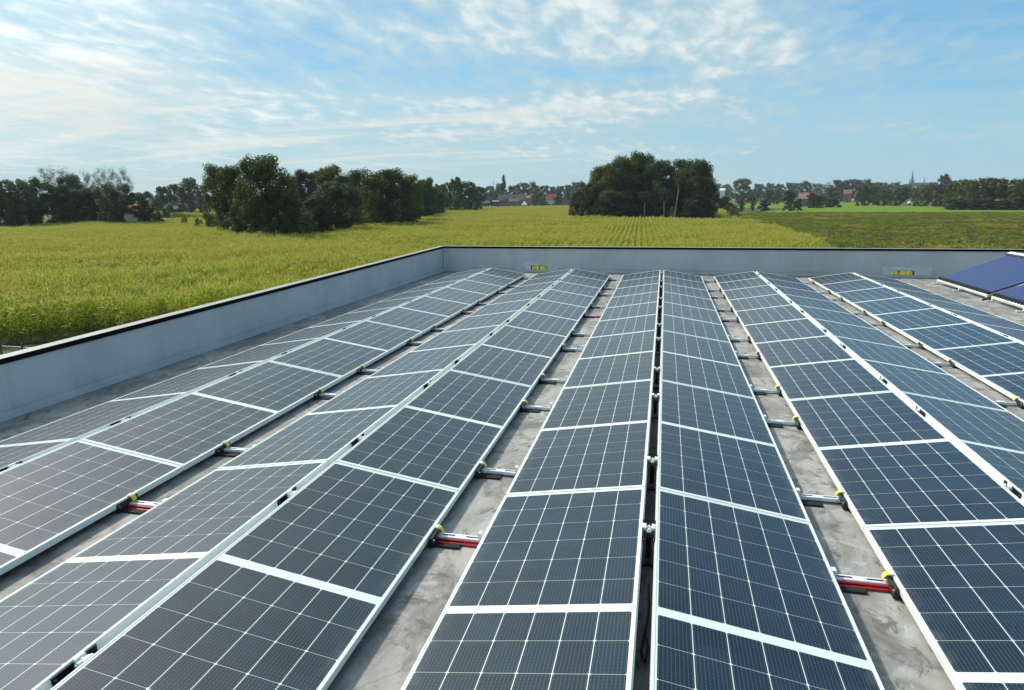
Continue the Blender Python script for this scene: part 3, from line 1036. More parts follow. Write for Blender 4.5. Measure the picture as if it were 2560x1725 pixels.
A_, B_ = np.meshgrid(np.arange(-40, 420, 0.8), np.arange(-10, 330, 0.8))
X, Y = A_.ravel() + rg.uniform(-.4, .4, A_.size), B_.ravel() + rg.uniform(-.4, .4, A_.size)
keep = inside(weed_poly, X, Y) & wedge(X, Y)
dist = np.hypot(X - CAM[0], Y - CAM[1])
keep &= rg.random(X.size) < np.clip(120 / dist, .25, 1) * .85
X, Y, dist = X[keep], Y[keep], dist[keep]
n = len(X)
patch = smooth_noise(X, Y, 12, 9)
s_ = rg.uniform(.7, 1.7, n) * (1 + .25 * patch) * np.clip(dist / 140, 1, 1.35)
which = np.where(rg.random(n) < .17 + .14 * smooth_noise(X, Y, 20, 11), rg.integers(3, 5, n), rg.integers(0, 3, n))
scatter('weeds', np.stack([X, Y, np.full(n, GZ + .1)], 1), rg.uniform(0, 6.28, n), np.stack([s_, s_, rg.uniform(.55, 1.25, n) * (1 + .2 * patch) * np.clip(110 / dist, .4, 1)], 1), which,
        [weed_clump(60 + i, 90, M['weed'] if i < 3 else M['weed_brown'], .5 + .1 * i) for i in range(5)])
print('weeds', n)

# --- meadow, stubble strips
sheet('meadow', [P2(u, v, GZ + .2) for u, v in [(1895, 530), (2700, 531), (2700, 519), (2439, 517), (2269, 511), (2110, 504.5), (2060, 510), (1985, 521)]], GZ + .2, M['meadow'])
sheet('verge', [P2(u, v, GZ + .2) for u, v in [(2045, 589), (2110, 607), (2180, 621), (2260, 632), (2240, 622), (2150, 606), (2080, 590)]], GZ + .2, M['meadow'])
sheet('lawn', [P2(u, v, GZ + .2) for u, v in [(1795, 520), (1990, 521), (1960, 507), (1830, 506)]], GZ + .15, M['meadow'])
sheet('stubble_field', [P2(u, v, GZ + .2) for u, v in [(1790, 501), (2000, 499), (2000, 494.5), (1790, 495)]], GZ + .2, M['stubble'])
sheet('stubble_field', [P2(u, v, GZ + .2) for u, v in [(2105, 502), (2150, 502), (2146, 493), (2098, 494)]], GZ + .25, M['stubble'])

# ------------------------------------------------------------------ trees
M['leaf_oak'] = leaf_material('oak_leaf', (0.045, 0.072, 0.009), (0.160, 0.185, 0.024), 0.36, 0.5, 0.12)
M['leaf_deep'] = leaf_material('alder_leaf', (0.036, 0.066, 0.016), (0.105, 0.150, 0.040), 0.36, 0.5, 0.12)
M['leaf_brown'] = leaf_material('copper_leaf', (0.060, 0.048, 0.022), (0.110, 0.085, 0.035), 0.25, 0.4, 0.2)
M['leaf_pale'] = leaf_material('willow_leaf', (0.075, 0.095, 0.045), (0.150, 0.170, 0.085), 0.35, 0.4, 0.2)
M['leaf_yellow'] = leaf_material('lime_leaf', (0.090, 0.115, 0.016), (0.170, 0.185, 0.026), 0.35, 0.4, 0.2)
M['bark'] = simple('bark', (0.055, 0.045, 0.034), 0.9, 0, 0.35, 6.0)
M['bark_white'] = simple('birch_bark', (0.30, 0.285, 0.26), 0.8, 0, 0.25, 5.0)


def crown_mesh(seed, lobes, leaves, shape, size, mat, fill=0.85):
    """leaves gathered in clumps inside a unit crown: 1 wide, 1 tall. shape(h) = half width at height h"""
    rg = np.random.default_rng(seed)
    C, Nn, T, SZ = [], [], [], []
    per = leaves // lobes
    for k in range(lobes):
        # clumps spread evenly over the crown, most of them in its outer shell
        h = .03 + .88 * ((k + .5) / lobes) ** .85 + rg.normal(0, .015)
        h = min(max(h, .03), .92)
        rad = shape(h)
        a = k * 2.39996 + rg.normal(0, .35)
        q = rg.uniform(.62, 1.06) * fill if k % 3 else rg.uniform(.0, .5)
        c = np.array([math.cos(a) * rad * q, math.sin(a) * rad * q, h])
        lr = np.array([1, 1, .62]) * rg.choice([.09, .115, .14, .16])
        d = rg.normal(0, 1, (per, 3)); d /= np.linalg.norm(d, axis=1, keepdims=True)
        r = rg.random(per) ** .45
        p = c + d * r[:, None] * lr
        p[:, 2] = np.where(p[:, 2] < .01, rg.uniform(.01, .12, per), p[:, 2])
        C.append(p); Nn.append(d + rg.normal(0, .6, (per, 3)) + np.array([0, 0, .35]))
        T.append(np.full(per, rg.random()) * .65 + rg.random(per) * .35)
        SZ.append(rg.uniform(.6, 1.3, per) * size)
    C, Nn, T, SZ = np.concatenate(C), np.concatenate(Nn), np.concatenate(T), np.concatenate(SZ)
    Q = leaf_quads(C, Nn, SZ, rg)
    Q[:, :, 2] = C[:, None, 2] + (Q[:, :, 2] - C[:, None, 2]) * .62      # crowns are taller than wide: keep the leaves from being drawn out
    return quads_mesh('crown', Q, mat, T)


def trunk_mesh(seed, limbs=7, rad=.026, top=.66, lean=.03):
    rg = random.Random(seed)
    mb = MB()
    pts, rr = [], []
    x = y = 0.0
    for i in range(7):
        t = i / 6
        pts.append((x, y, t * top)); rr.append(rad * (1.35 if i == 0 else 1) * (1 - .75 * t))
        x += rg.uniform(-lean, lean); y += rg.uniform(-lean, lean)
    mb.tube(pts, rr, 8)
    for k in range(limbs):
        i = rg.randrange(2, 6)
        a = rg.uniform(0, 6.28); L = rg.uniform(.18, .36)
        p = Vector(pts[i]); d = Vector((math.cos(a), math.sin(a), rg.uniform(.5, 1.2))).normalized()
        mb.tube([p, p + d * L * .5 + Vector((0, 0, .02)), p + d * L + Vector((0, 0, .06))], [rr[i] * .6, rr[i] * .4, rr[i] * .12], 6)
    return mb.mesh('trunk', M['bark'])


def oval(h): return .5 * math.sqrt(max(0, 1 - ((h - .45) / .53) ** 2))
def dome(h): return .5 * math.sqrt(max(0, 1 - ((h - .38) / .62) ** 2))
def tall(h): return .48 * math.sqrt(max(0, 1 - ((h - .47) / .54) ** 2))
def spread(h): return .5 * math.sqrt(max(0, 1 - ((h - .68) / .36) ** 2)) if h > .3 else .12
def column(h): return .42 * (1 - abs(h - .4) * .9)
def bush(h): return .5 * math.sqrt(max(0, 1 - (h / 1.0) ** 2))


PROTO = {}
def protos_for(kind, far):
    key = (kind, far)
    if key in PROTO: return PROTO[key]
    near_n, far_n = 20000, 3800
    cfg = {'oak': (oval, 75, near_n, .0205), 'dome': (dome, 75, near_n, .0205), 'tall': (tall, 75, near_n, .0205), 'loose': (spread, 60, 8000, .0125),
           'spread': (spread, 70, 15000, .0205), 'column': (column, 45, 4500, .020), 'bush': (bush, 45, 4500, .026)}[kind]
    shape, lobes, leaves, size = cfg
    if far: lobes, leaves, size = 45, min(leaves, far_n), size * 1.9
    out = []
    # crowns differ from seed to seed
    for i in range(3 if not far else 4):
        out.append((crown_mesh(100 + i * 7 + len(PROTO) * 31, lobes, leaves, shape, size, M['leaf_oak']), trunk_mesh(300 + i + len(PROTO) * 17)))
    PROTO[key] = out
    return out


tr = random.Random(21)
COUNT = {}
def tree(kind, u, vtop, wpx, dist, label, group, leaf='leaf_oak', name='leafy_tree', cat='tree', bark=None, trunk=True, vbase=None, far=None):
    far = dist > 260 if far is None else far
    x, y = at_dist(u, dist)
    z0 = GZ
    h = (top_z(u, vtop, dist) - z0) * 1.045
    w = wpx * px_size(u, vtop, dist)
    cm, tm = tr.choice(protos_for(kind, far))
    root = empty(name, (x, y, z0), (0, 0, tr.uniform(0, 6.28)), (w * 1.08, w * 1.08, h * .985))
    cr_ = link('crown', cm, root)
    cr_.material_slots[0].link = 'OBJECT'
    cr_.material_slots[0].material = M[leaf]
    if trunk:
        t = link('trunk', tm, root)
        t.scale = (h / w * .9, h / w * .9, 1) if h / w < 1.4 else (1.2, 1.2, 1)
        if bark:
            t.material_slots[0].link = 'OBJECT'; t.material_slots[0].material = M[bark]
    k = COUNT[group] = COUNT.get(group, 0) + 1
    tag(root, label, cat, group)
    return root


D = 1.1001       # coordinates below were read in a view of the photograph 2327 wide
def T(kind, u, vtop, w, dist, label, group, **kw):
    return tree(kind, u * D, vtop * D, w * D, dist, label, group, **kw)


# the wood left of the middle
G1 = 'trees of the wood left of the middle'
for kind, u, vt, w, ds, leaf, lab in [
    ('oak', 500, 373, 76, 150, 'leaf_oak', 'leafy tree at the left end of the wood, its crown open to the sky'),
    ('oak', 535, 374, 92, 128, 'leaf_oak', 'broad green tree left of the tallest tree of the wood'),
    ('oak', 604, 351, 128, 113, 'leaf_oak', 'tallest dark tree at the front of the wood left of the middle'),
    ('dome', 640, 425, 90, 111, 'leaf_deep', 'dark low tree at the right foot of the tallest tree of the wood'),
    ('dome', 560, 440, 80, 118, 'leaf_oak', 'low green tree at the left foot of the tallest tree of the wood'),
    ('oak', 692, 384, 74, 148, 'leaf_brown', 'brownish tree just right of the tallest tree of the wood'),
    ('oak', 748, 375, 88, 165, 'leaf_oak', 'tall rounded tree in the back of the wood behind a blue green one'),
    ('dome', 765, 408, 110, 128, 'leaf_deep', 'blue green tree at the front of the wood between two taller ones'),
    ('oak', 815, 384, 70, 172, 'leaf_oak', 'olive tree in the back row of the wood, in the gap before the broad one'),
    ('dome', 722, 440, 80, 122, 'leaf_deep', 'dark low tree in the shade under the brownish tree'),
    ('dome', 882, 379, 128, 150, 'leaf_oak', 'broad dome shaped tree at the right front of the wood'),
    ('dome', 850, 430, 60, 146, 'leaf_yellow', 'small yellowish tree against the left side of the broad dome tree'),
    ('oak', 935, 396, 60, 176, 'leaf_oak', 'tree tucked behind the right shoulder of the broad dome tree'),
    ('oak', 968, 404, 56, 215, 'leaf_deep', 'dark tree following the broad dome tree to the right'),
    ('dome', 1000, 416, 44, 280, 'leaf_oak', 'dull green tree in the far tail of the wood'),
    ('oak', 1022, 411, 36, 300, 'leaf_yellow', 'yellow green tree in the far tail of the wood'),
    ('oak', 1040, 400, 40, 290, 'leaf_deep', 'dark pointed tree near the right end of the wood'),
    ('dome', 1062, 411, 50, 300, 'leaf_deep', 'dark wide tree at the right end of the wood'),
    ('dome', 1084, 424, 34, 320, 'leaf_deep', 'lowest dark tree closing the right end of the wood'),
    ('oak', 660, 398, 70, 160, 'leaf_oak', 'dull green tree in the gap behind the tallest tree of the wood'),
    ('dome', 785, 396, 80, 160, 'leaf_deep', 'dark tree in the middle row of the wood behind the blue green one'),
    ('dome', 842, 396, 70, 168, 'leaf_oak', 'green tree hidden behind the small yellowish tree'),
    ('dome', 910, 420, 80, 160, 'leaf_deep', 'dark tree under the right side of the broad dome tree'),
    ('dome', 950, 420, 60, 205, 'leaf_deep', 'dark low tree where the wood begins to taper'),
    ('dome', 985, 424, 50, 250, 'leaf_deep', 'dark low tree halfway along the tapering tail of the wood'),
    ('bush', 915, 470, 36, 172, 'leaf_deep', 'dark bush at the right foot of the broad dome tree'),
    ('bush', 800, 470, 60, 140, 'leaf_deep', 'dark bush between the blue green tree and the dome tree'),
    ('bush', 690, 480, 70, 116, 'leaf_deep', 'dark undergrowth bush below the brownish tree'),
]:
    T(kind, u, vt, w, ds, lab, G1, leaf=leaf, name='bush' if kind == 'bush' else 'leafy_tree', cat='bush' if kind == 'bush' else 'tree')

# the clump in the middle
G2 = 'trees of the clump right of the middle'
for kind, u, vt, w, ds, leaf, lab in [
    ('dome', 1314, 434, 40, 188, 'leaf_brown', 'low brownish tree at the left end of the middle clump'),
    ('dome', 1338, 412, 66, 186, 'leaf_oak', 'stepped lower tree on the left flank of the middle clump'),
    ('oak', 1372, 374, 86, 190, 'leaf_oak', 'tall tree second in height on the left of the middle clump'),
    ('oak', 1414, 354, 92, 194, 'leaf_oak', 'big rounded oak left of the highest tip of the middle clump'),
    ('oak', 1452, 345, 80, 196, 'leaf_oak', 'highest tree of the middle clump'),
    ('oak', 1496, 361, 84, 192, 'leaf_deep', 'broad tree right of the highest tip of the middle clump'),
    ('oak', 1545, 360, 82, 196, 'leaf_oak', 'feathery topped tree above the white birch stem'),
    ('oak', 1587, 361, 76, 190, 'leaf_deep', 'tall tree on the right shoulder of the middle clump'),
    ('dome', 1612, 410, 42, 188, 'leaf_deep', 'lower tree overhanging the right end of the middle clump'),
    ('dome', 1390, 430, 80, 183, 'leaf_deep', 'dark lower tree inside the left half of the middle clump'),
    ('dome', 1578, 452, 60, 184, 'leaf_deep', 'dark lower tree under the right shoulder of the middle clump'),
    ('dome', 1480, 385, 90, 200, 'leaf_oak', 'green tree filling the middle of the clump behind the upright birch'),
    ('dome', 1400, 390, 90, 200, 'leaf_deep', 'dark tree filling the left half of the clump behind the big oak'),
    ('dome', 1565, 390, 90, 200, 'leaf_oak', 'green tree filling the right half of the clump behind the leaning birch'),
    ('bush', 1350, 464, 50, 183, 'leaf_deep', 'dark bush at the left foot of the middle clump'),
    ('bush', 1440, 462, 70, 186, 'leaf_deep', 'dark bush in the centre of the middle clump'),
    ('bush', 1500, 466, 56, 187, 'leaf_deep', 'dark bush left of the two white birch stems'),
    ('bush', 1532, 468, 26, 181, 'leaf_oak', 'green bush at the foot of the leaning birch'),
]:
    T(kind, u, vt, w, ds, lab, G2, leaf=leaf, name='bush' if kind == 'bush' else 'leafy_tree', cat='bush' if kind == 'bush' else 'tree')


def birch(u0, v0, u1, v1, dist, rpx, label):
    """a pale stem seen against the dark clump, with its few leaves"""
    a = at_dist(u0 * D, dist); b_ = at_dist(u1 * D, dist)
    za = GZ; zb = top_z(u1 * D, v1 * D, dist)
    root = empty('birch_tree', (a[0], a[1], za))
    r = rpx * px_size(u0 * D, v0 * D, dist)
    dx, dy, H = b_[0] - a[0], b_[1] - a[1], zb - za
    k = np.linspace(0, 1, 8)
    bend = np.sin(k * 3.3) * .25
    MB().tube([(dx * t + q * .8, dy * t, H * t) for t, q in zip(k, bend)], [r * (1.25 - .75 * t) for t in k], 8).tube(
        [(dx * .7 + .3, dy * .7, H * .7), (dx * .7 + 1.3, dy * .7, H * .95)], [r * .4, r * .15], 6).build('trunk', M['bark_white'], root)
    c = link('crown', protos_for('loose', True)[0][0], root, (dx, dy, H * .78))
    c.scale = (4.5, 4.5, H * .42)
    c.material_slots[0].link = 'OBJECT'; c.material_slots[0].material = M['leaf_deep']
    tag(root, label, 'tree', G2 + ' with pale stems')
    return root


birch(1530, 489, 1543, 406, 179, 1.25, 'leaning birch with a long white stem in the right half of the middle clump')
birch(1509, 489, 1508, 440, 180, 1.1, 'upright birch with a thin white stem in the middle of the dark clump')
birch(1463, 489, 1465, 446, 181, 0.9, 'faint grey birch stem in the left half of the dark clump')

# farm trees at the left edge
G3 = 'trees round the red roofed farm'
for kind, u, vt, w, ds, leaf, lab in [
    ('dome', -14, 420, 80, 205, 'leaf_deep', 'dark tree cut by the left picture edge'),
    ('spread', 32, 404, 86, 200, 'leaf_deep', 'dark wide tree with sky holes near the left picture edge'),
    ('spread', 76, 402, 70, 204, 'leaf_deep', 'dark flat topped tree in front of the pale willow'),
    ('loose', 122, 378, 90, 235, 'leaf_pale', 'tall pale willow behind the dark trees of the farm'),
    ('oak', 168, 396, 66, 232, 'leaf_pale', 'rounded grey green tree between the willow and the bare poplars'),
    ('loose', 212, 384, 46, 240, 'leaf_pale', 'thin leafed poplar, left one above the farm roof'),
    ('loose', 246, 379, 48, 244, 'leaf_pale', 'thin leafed poplar, middle one above the farm roof'),
    ('loose', 282, 378, 50, 240, 'leaf_pale', 'thin leafed poplar, right one above the farm roof'),
    ('dome', 140, 416, 92, 206, 'leaf_deep', 'dark dense tree below the pale willow'),
    ('dome', 206, 424, 80, 208, 'leaf_deep', 'dark dense tree left of the red farm roof'),
    ('spread', 262, 414, 80, 202, 'leaf_deep', 'dark tree with a forked trunk before the red farm roof'),
    ('spread', 322, 432, 74, 200, 'leaf_deep', 'dark spreading tree hanging over the right of the red roof'),
    ('oak', 372, 420, 44, 330, 'leaf_oak', 'hazy green tree between the red farm and the slate barn'),
    ('oak', 398, 416, 40, 360, 'leaf_oak', 'hazy tree behind the slate roofed barn'),
    ('dome', 431, 404, 64, 345, 'leaf_deep', 'dark round tree right of the slate roofed barn'),
    ('dome', 462, 420, 30, 330, 'leaf_brown', 'small brownish tree beside the wood'),
    ('bush', 12, 478, 56, 202, 'leaf_deep', 'dark hedge bush at the left picture edge'),
    ('bush', 60, 476, 50, 204, 'leaf_oak', 'green bush under the flat topped tree'),
    ('bush', 160, 474, 70, 212, 'leaf_deep', 'dark bush under the pale willow'),
    ('bush', 224, 481, 24, 198, 'leaf_yellow', 'bright yellow green bush left of the red farm roof'),
    ('bush', 246, 487, 22, 197, 'leaf_yellow', 'low bright bush right of the yellow green one'),
    ('bush', 352, 484, 36, 210, 'leaf_oak', 'low green bush before the far strip of crop'),
    ('bush', 414, 492, 22, 175, 'leaf_yellow', 'pale weed bush at the crop edge, left of three'),
    ('bush', 444, 494, 26, 160, 'leaf_yellow', 'pale weed bush at the crop edge, middle of three'),
    ('bush', 482, 499, 26, 146, 'leaf_yellow', 'pale weed bush at the crop edge beside the wood'),
]:
    T(kind, u, vt, w, ds, lab, G3, leaf=leaf, name='bush' if kind == 'bush' else 'leafy_tree', cat='bush' if kind == 'bush' else 'tree')

# behind the farmhouses in the middle
G4 = 'trees behind the farmhouses'
for i, (u, vt, w, ds, leaf) in enumerate([(1092, 424, 30, 640, 'leaf_oak'), (1112, 421, 30, 660, 'leaf_oak'), (1140, 414, 34, 600, 'leaf_deep'), (1166, 420, 30, 640, 'leaf_oak'),
        (1188, 414, 36, 640, 'leaf_oak'), (1212, 413, 34, 660, 'leaf_oak'), (1236, 420, 34, 640, 'leaf_deep'), (1256, 424, 30, 700, 'leaf_oak'), (1274, 421, 28, 700, 'leaf_deep'),
        (1292, 418, 30, 690, 'leaf_deep'), (1312, 412, 36, 700, 'leaf_deep'), (1124, 432, 34, 600, 'leaf_oak'), (1218, 428, 30, 590, 'leaf_oak'), (1070, 430, 40, 620, 'leaf_deep')]):
    T('dome' if i % 3 else 'oak', u, vt, w, ds, f'hazy tree behind the farmhouses, {ORD[i + 1]} of that belt' if False else
      ['hazy tree left of the radio mast', 'hazy tree right under the radio mast', 'dark broad tree round the foot of the tall poplar', 'hazy tree just right of the tall poplar',
       'rounded hazy tree above the brown half of the farmhouse roof', 'rounded hazy tree above the small orange roof', 'dark hazy tree left of the red roofed house', 'hazy tree behind the chimney of the red roofed house',
       'dark hazy tree behind the brown barn', 'dark hazy tree above the right of the brown barn', 'dark hazy tree half hidden by the middle clump', 'green tree left of the grey roofed farmhouse',
       'green tree before the hazy belt right of the orange roof', 'dark tree behind the low sheds'][i], G4, leaf=leaf)
T('column', 1145, 397, 13, 598, 'tall dark poplar rising above the grey roofed farmhouse', G4, leaf='leaf_brown', name='poplar_tree')
for u, vt, w, ds, leaf, lab in [(1217, 441, 18, 505, 'leaf_oak', 'round green garden tree right of the farmhouse'), (1266, 445, 20, 500, 'leaf_oak', 'round garden tree before the red roofed house'),
                                (1252, 435, 24, 560, 'leaf_oak', 'pale green tree behind the red roofed house'), (1290, 436, 22, 540, 'leaf_yellow', 'light green tree beside the brown barn'), (1120, 452, 26, 520, 'leaf_deep', 'low hedge bush left of the farmhouse'), (1105, 452, 20, 500, 'leaf_deep', 'low bush over the sheds'), (1236, 458, 28, 500, 'leaf_oak', 'clipped hedge between the farmhouse and the red roofed house')]:
    T('dome', u, vt, w, ds, lab, 'garden trees of the farmhouses', leaf=leaf)

# right of the clump: garden trees, hedges and tree lines (pixels of the full photograph here)
G5 = 'trees and bushes between the clump and the meadow'
for kind, u, vt, w, ds, leaf, lab in [
    ('dome', 1854, 445, 52, 640, 'leaf_oak', 'big dark round tree right of the middle clump'),
    ('bush', 1812, 491, 52, 270, 'leaf_yellow', 'light green willow bush at the right foot of the middle clump'),
    ('bush', 1838, 513, 32, 255, 'leaf_oak', 'dull green bush before the light willow bush'),
    ('loose', 1856, 481, 40, 330, 'leaf_brown', 'brownish loose tree beside the willow bush'),
    ('loose', 1884, 476, 34, 340, 'leaf_brown', 'brownish loose tree, right one of a pair'),
    ('bush', 1912, 499, 28, 330, 'leaf_deep', 'dark round bush on the lawn'),
    ('oak', 1923, 473, 24, 520, 'leaf_deep', 'dark small tree on the stubble edge'),
    ('dome', 1975, 475, 33, 330, 'leaf_deep', 'dark tall bush left of the pink roofed house'),
    ('oak', 1944, 474, 26, 560, 'leaf_oak', 'green tree left of the dark tall bush'),
    ('bush', 1997, 496, 24, 340, 'leaf_deep', 'dark grey bush before the pink roofed house'),
    ('dome', 2029, 480, 24, 400, 'leaf_brown', 'brownish tree at the right end of the pink roofed house'),
    ('bush', 2049, 488, 36, 400, 'leaf_oak', 'light green bush right of the pink roofed house'),
    ('bush', 2084, 494, 40, 420, 'leaf_deep', 'dark hedge bush at the left tip of the meadow'),
    ('dome', 2077, 467, 42, 560, 'leaf_oak', 'round green tree above the left tip of the meadow'),
    ('tall', 2015, 450, 28, 800, 'leaf_deep', 'dark tall tree rising above the pink roofed house'),
    ('dome', 2159, 461, 40, 470, 'leaf_deep', 'dark round tree right of the small stubble strip'),
]:
    tree(kind, u, vt, w, ds, lab, G5, leaf=leaf, name='bush' if kind == 'bush' else 'leafy_tree', cat='bush' if kind == 'bush' else 'tree')

G6 = 'tree line along the meadow'
for i, (u, vt, w, ds, leaf) in enumerate([(2186, 464, 34, 500, 'leaf_oak'), (2212, 473, 42, 470, 'leaf_oak'), (2252, 466, 50, 465, 'leaf_deep'), (2290, 468, 30, 450, 'leaf_oak'), (2320, 460, 44, 445, 'leaf_oak'),
        (2354, 459, 46, 430, 'leaf_brown'), (2390, 455, 52, 372, 'leaf_oak'), (2420, 448, 54, 364, 'leaf_oak'), (2452, 444, 56, 360, 'leaf_oak'), (2486, 442, 58, 358, 'leaf_oak'),
        (2520, 446, 54, 356, 'leaf_deep'), (2552, 448, 54, 352, 'leaf_oak'), (2590, 448, 56, 352, 'leaf_oak')]):
    nm = ['leftmost', 'second', 'third', 'fourth', 'fifth', 'sixth', 'seventh', 'eighth', 'ninth', 'tenth', 'eleventh', 'twelfth', 'last'][i]
    tree('dome', u, vt, w, ds, f'rounded tree of the line behind the meadow, {nm} from the left', G6, leaf=leaf)
tree('oak', 2359, 433, 34, 620, 'tall tree standing above the tree line behind the meadow', G6, leaf='leaf_deep')
for i, u in enumerate((2392, 2430, 2470, 2512, 2550)):
    tree('bush', u, 494 + (i % 2) * 3, 52, 350, f'dark hedge bush at the foot of the right wood, {ORD[i + 1]} from its left', G6, leaf='leaf_deep', name='bush', cat='bush')

G7 = 'trees of the right skyline'
for i, (u, vt, w, ds) in enumerate([(1790, 459, 40, 1000), (1815, 460, 36, 1050), (1895, 458, 34, 900), (1922, 457, 34, 950), (1946, 459, 34, 1000), (1975, 455, 36, 1000), (2000, 456, 34, 1050), (2040, 458, 34, 1100),
        (2060, 460, 30, 1150), (2093, 449, 40, 800), (2110, 450, 36, 820), (2127, 447, 42, 800), (2150, 450, 36, 820), (2167, 448, 38, 800), (2190, 455, 34, 900), (2212, 456, 36, 900), (2238, 455, 38, 950), (2262, 459, 36, 1000),
        (2310, 460, 36, 1000), (2336, 455, 40, 900), (2376, 450, 40, 900), (2400, 448, 44, 800), (2545, 446, 36, 800)]):
    tree('dome', u, vt, w, ds, f'hazy tree of the right skyline, {ORD[i + 1] if i < 15 else ["sixteenth", "seventeenth", "eighteenth", "nineteenth", "twentieth", "twenty-first", "twenty-second", "twenty-third"][i - 15]} from the clump', G7, leaf='leaf_deep')

# farther woods that read as one mass
rg = np.random.default_rng(77)
pts, sc_, wh_ = [], [], []
for i in range(520):
    u = rg.uniform(-300, 2860); ds = rg.uniform(1000, 1900)
    x, y = at_dist(u, ds)
    h = rg.uniform(11, 19); w = rg.uniform(14, 26)
    pts.append((x, y, GZ)); sc_.append((w, w, h)); wh_.append(rg.integers(0, 3))
src = []
for i in range(3):
    me = crown_mesh(900 + i, 30, 900, dome, .05, M['leaf_deep'])
    src.append(bpy.data.objects.new('far_crown', me))
scatter('distant_woods', np.array(pts), rg.uniform(0, 6.28, len(pts)), np.array(sc_), np.array(wh_), src)

# ------------------------------------------------------------------ houses and other far things
M['slate'] = simple('slate_roof', (0.075, 0.080, 0.095), 0.7, 0, 0.2, 1.0)
M['brown_tile'] = simple('brown_tile_roof', (0.13, 0.095, 0.085), 0.8, 0, 0.2, 1.0)
M['red_tile'] = simple('red_tile_roof', (0.25, 0.085, 0.055), 0.8, 0, 0.2, 1.0)
M['orange_tile'] = simple('orange_tile_roof', (0.40, 0.13, 0.06), 0.8, 0, 0.2, 1.0)
M['pink_tile'] = simple('faded_tile_roof', (0.30, 0.15, 0.12), 0.8, 0, 0.2, 1.0)
M['house_brick'] = simple('house_brick', (0.20, 0.13, 0.10), 0.85, 0, 0.2, 2.0)
M['plaster'] = simple('white_plaster', (0.75, 0.74, 0.70), 0.8, 0, 0.06, 1.0)
M['timber'] = simple('dark_timber', (0.07, 0.06, 0.05), 0.85, 0, 0.3, 2.0)
M['pane'] = simple('window_glass', (0.02, 0.025, 0.03), 0.08)
M['zinc'] = simple('grey_spire_slate', (0.20, 0.21, 0.23), 0.7, 0, 0.1, 0.2)


def house(name, u0, u1, v_ridge, v_eave, dist, depth, wall, roof_m, label, cat='house', turn=0.0, windows=(3,), chimney=True, dormer=False, gable_front=False, door=True, group=None):
    """gabled house; its long side faces the camera unless gable_front"""
    um = (u0 + u1) / 2
    x, y = at_dist(um, dist)
    k = px_size(um, v_eave, dist)
    w = (u1 - u0) * k
    zr, ze = top_z(um, v_ridge, dist) - GZ, top_z(um, v_eave, dist) - GZ
    face = math.atan2(y - CAM[1], x - CAM[0]) - math.pi / 2 + turn
    root = empty(name, (x, y, GZ), (0, 0, face))
    tag(root, label, cat, group)
    hw, hd = w / 2, depth / 2
    o_ = 0.35
    wl = MB()
    if gable_front:
        pr = [(-hw + o_, 0), (hw - o_, 0), (hw - o_, ze), (0, zr - .25), (-hw + o_, ze)]
        wl.add([(p[0], -hd, p[1]) for p in pr] + [(p[0], hd, p[1]) for p in pr], [(0, 1, 2, 3, 4), (9, 8, 7, 6, 5)] + [(i, i + 5, (i + 1) % 5 + 5, (i + 1) % 5) for i in range(5)])
    else:
        pr = [(-hd, 0), (hd, 0), (hd, ze), (0, zr - .25), (-hd, ze)]
        wl.add([(-hw + o_, p[0], p[1]) for p in pr] + [(hw - o_, p[0], p[1]) for p in pr], [(0, 1, 2, 3, 4), (9, 8, 7, 6, 5)] + [(i, i + 5, (i + 1) % 5 + 5, (i + 1) % 5) for i in range(5)])
    wl.build('wall', wall, root)
    rf = MB()
    sl = (zr - ze) / (hw - o_ if gable_front else hd)
    e = 0.45
    for s in (-1, 1):
        if gable_front:
            a = [(0, zr), (s * (hw - o_ + e), ze - sl * e)]
            q = [(a[0][0], -hd - e, a[0][1]), (a[1][0], -hd - e, a[1][1]), (a[1][0], hd + e, a[1][1]), (a[0][0], hd + e, a[0][1])]
        else:
            a = [(0, zr), (s * (hd + e), ze - sl * e)]
            q = [(-hw, a[0][0], a[0][1]), (-hw, a[1][0], a[1][1]), (hw, a[1][0], a[1][1]), (hw, a[0][0], a[0][1])]
        q2 = [(p[0], p[1], p[2] + .16) for p in q]
        rf.add(q + q2, [(0, 1, 2, 3), (4, 7, 6, 5), (0, 4, 5, 1), (1, 5, 6, 2), (2, 6, 7, 3), (3, 7, 4, 0)])
    ro = rf.build('roof', roof_m, root)
    if chimney:
        MB().box(-hw * .78, -hw * .78 + .8, -.4, .4, zr - .4, zr + .9).build('chimney', M['house_brick'], ro)
    front = -hd - .03
    nw = windows[0]
    for i in range(nw):
        cx = -hw + o_ + (w - 2 * o_) * (i + .5) / nw
        if door and i == nw // 2:
            MB().box(cx - .5, cx + .5, front - .03, front + .02, 0.02, 2.1).build('door', M['timber'], root)
            continue
        wf = MB().box(cx - .7, cx + .7, front - .04, front + .02, .95, min(2.35, ze - .25)).build('window', M['plaster'], root)
        MB().box(cx - .58, cx + .58, front - .06, front - .042, 1.05, min(2.25, ze - .35)).build('pane', M['pane'], wf)
    if dormer:
        yy, zz = -hd * .78, ze + (zr - ze) * .30
        dm = MB().box(-hw * .42, -hw * .42 + 2.8, yy, yy + hd * .6, zz, zz + 1.7).build('dormer', M['plaster'], ro)
        MB().box(-hw * .42 + .35, -hw * .42 + 2.45, yy - .03, yy - .004, zz + .35, zz + 1.4).build('pane', M['pane'], dm)
    return root


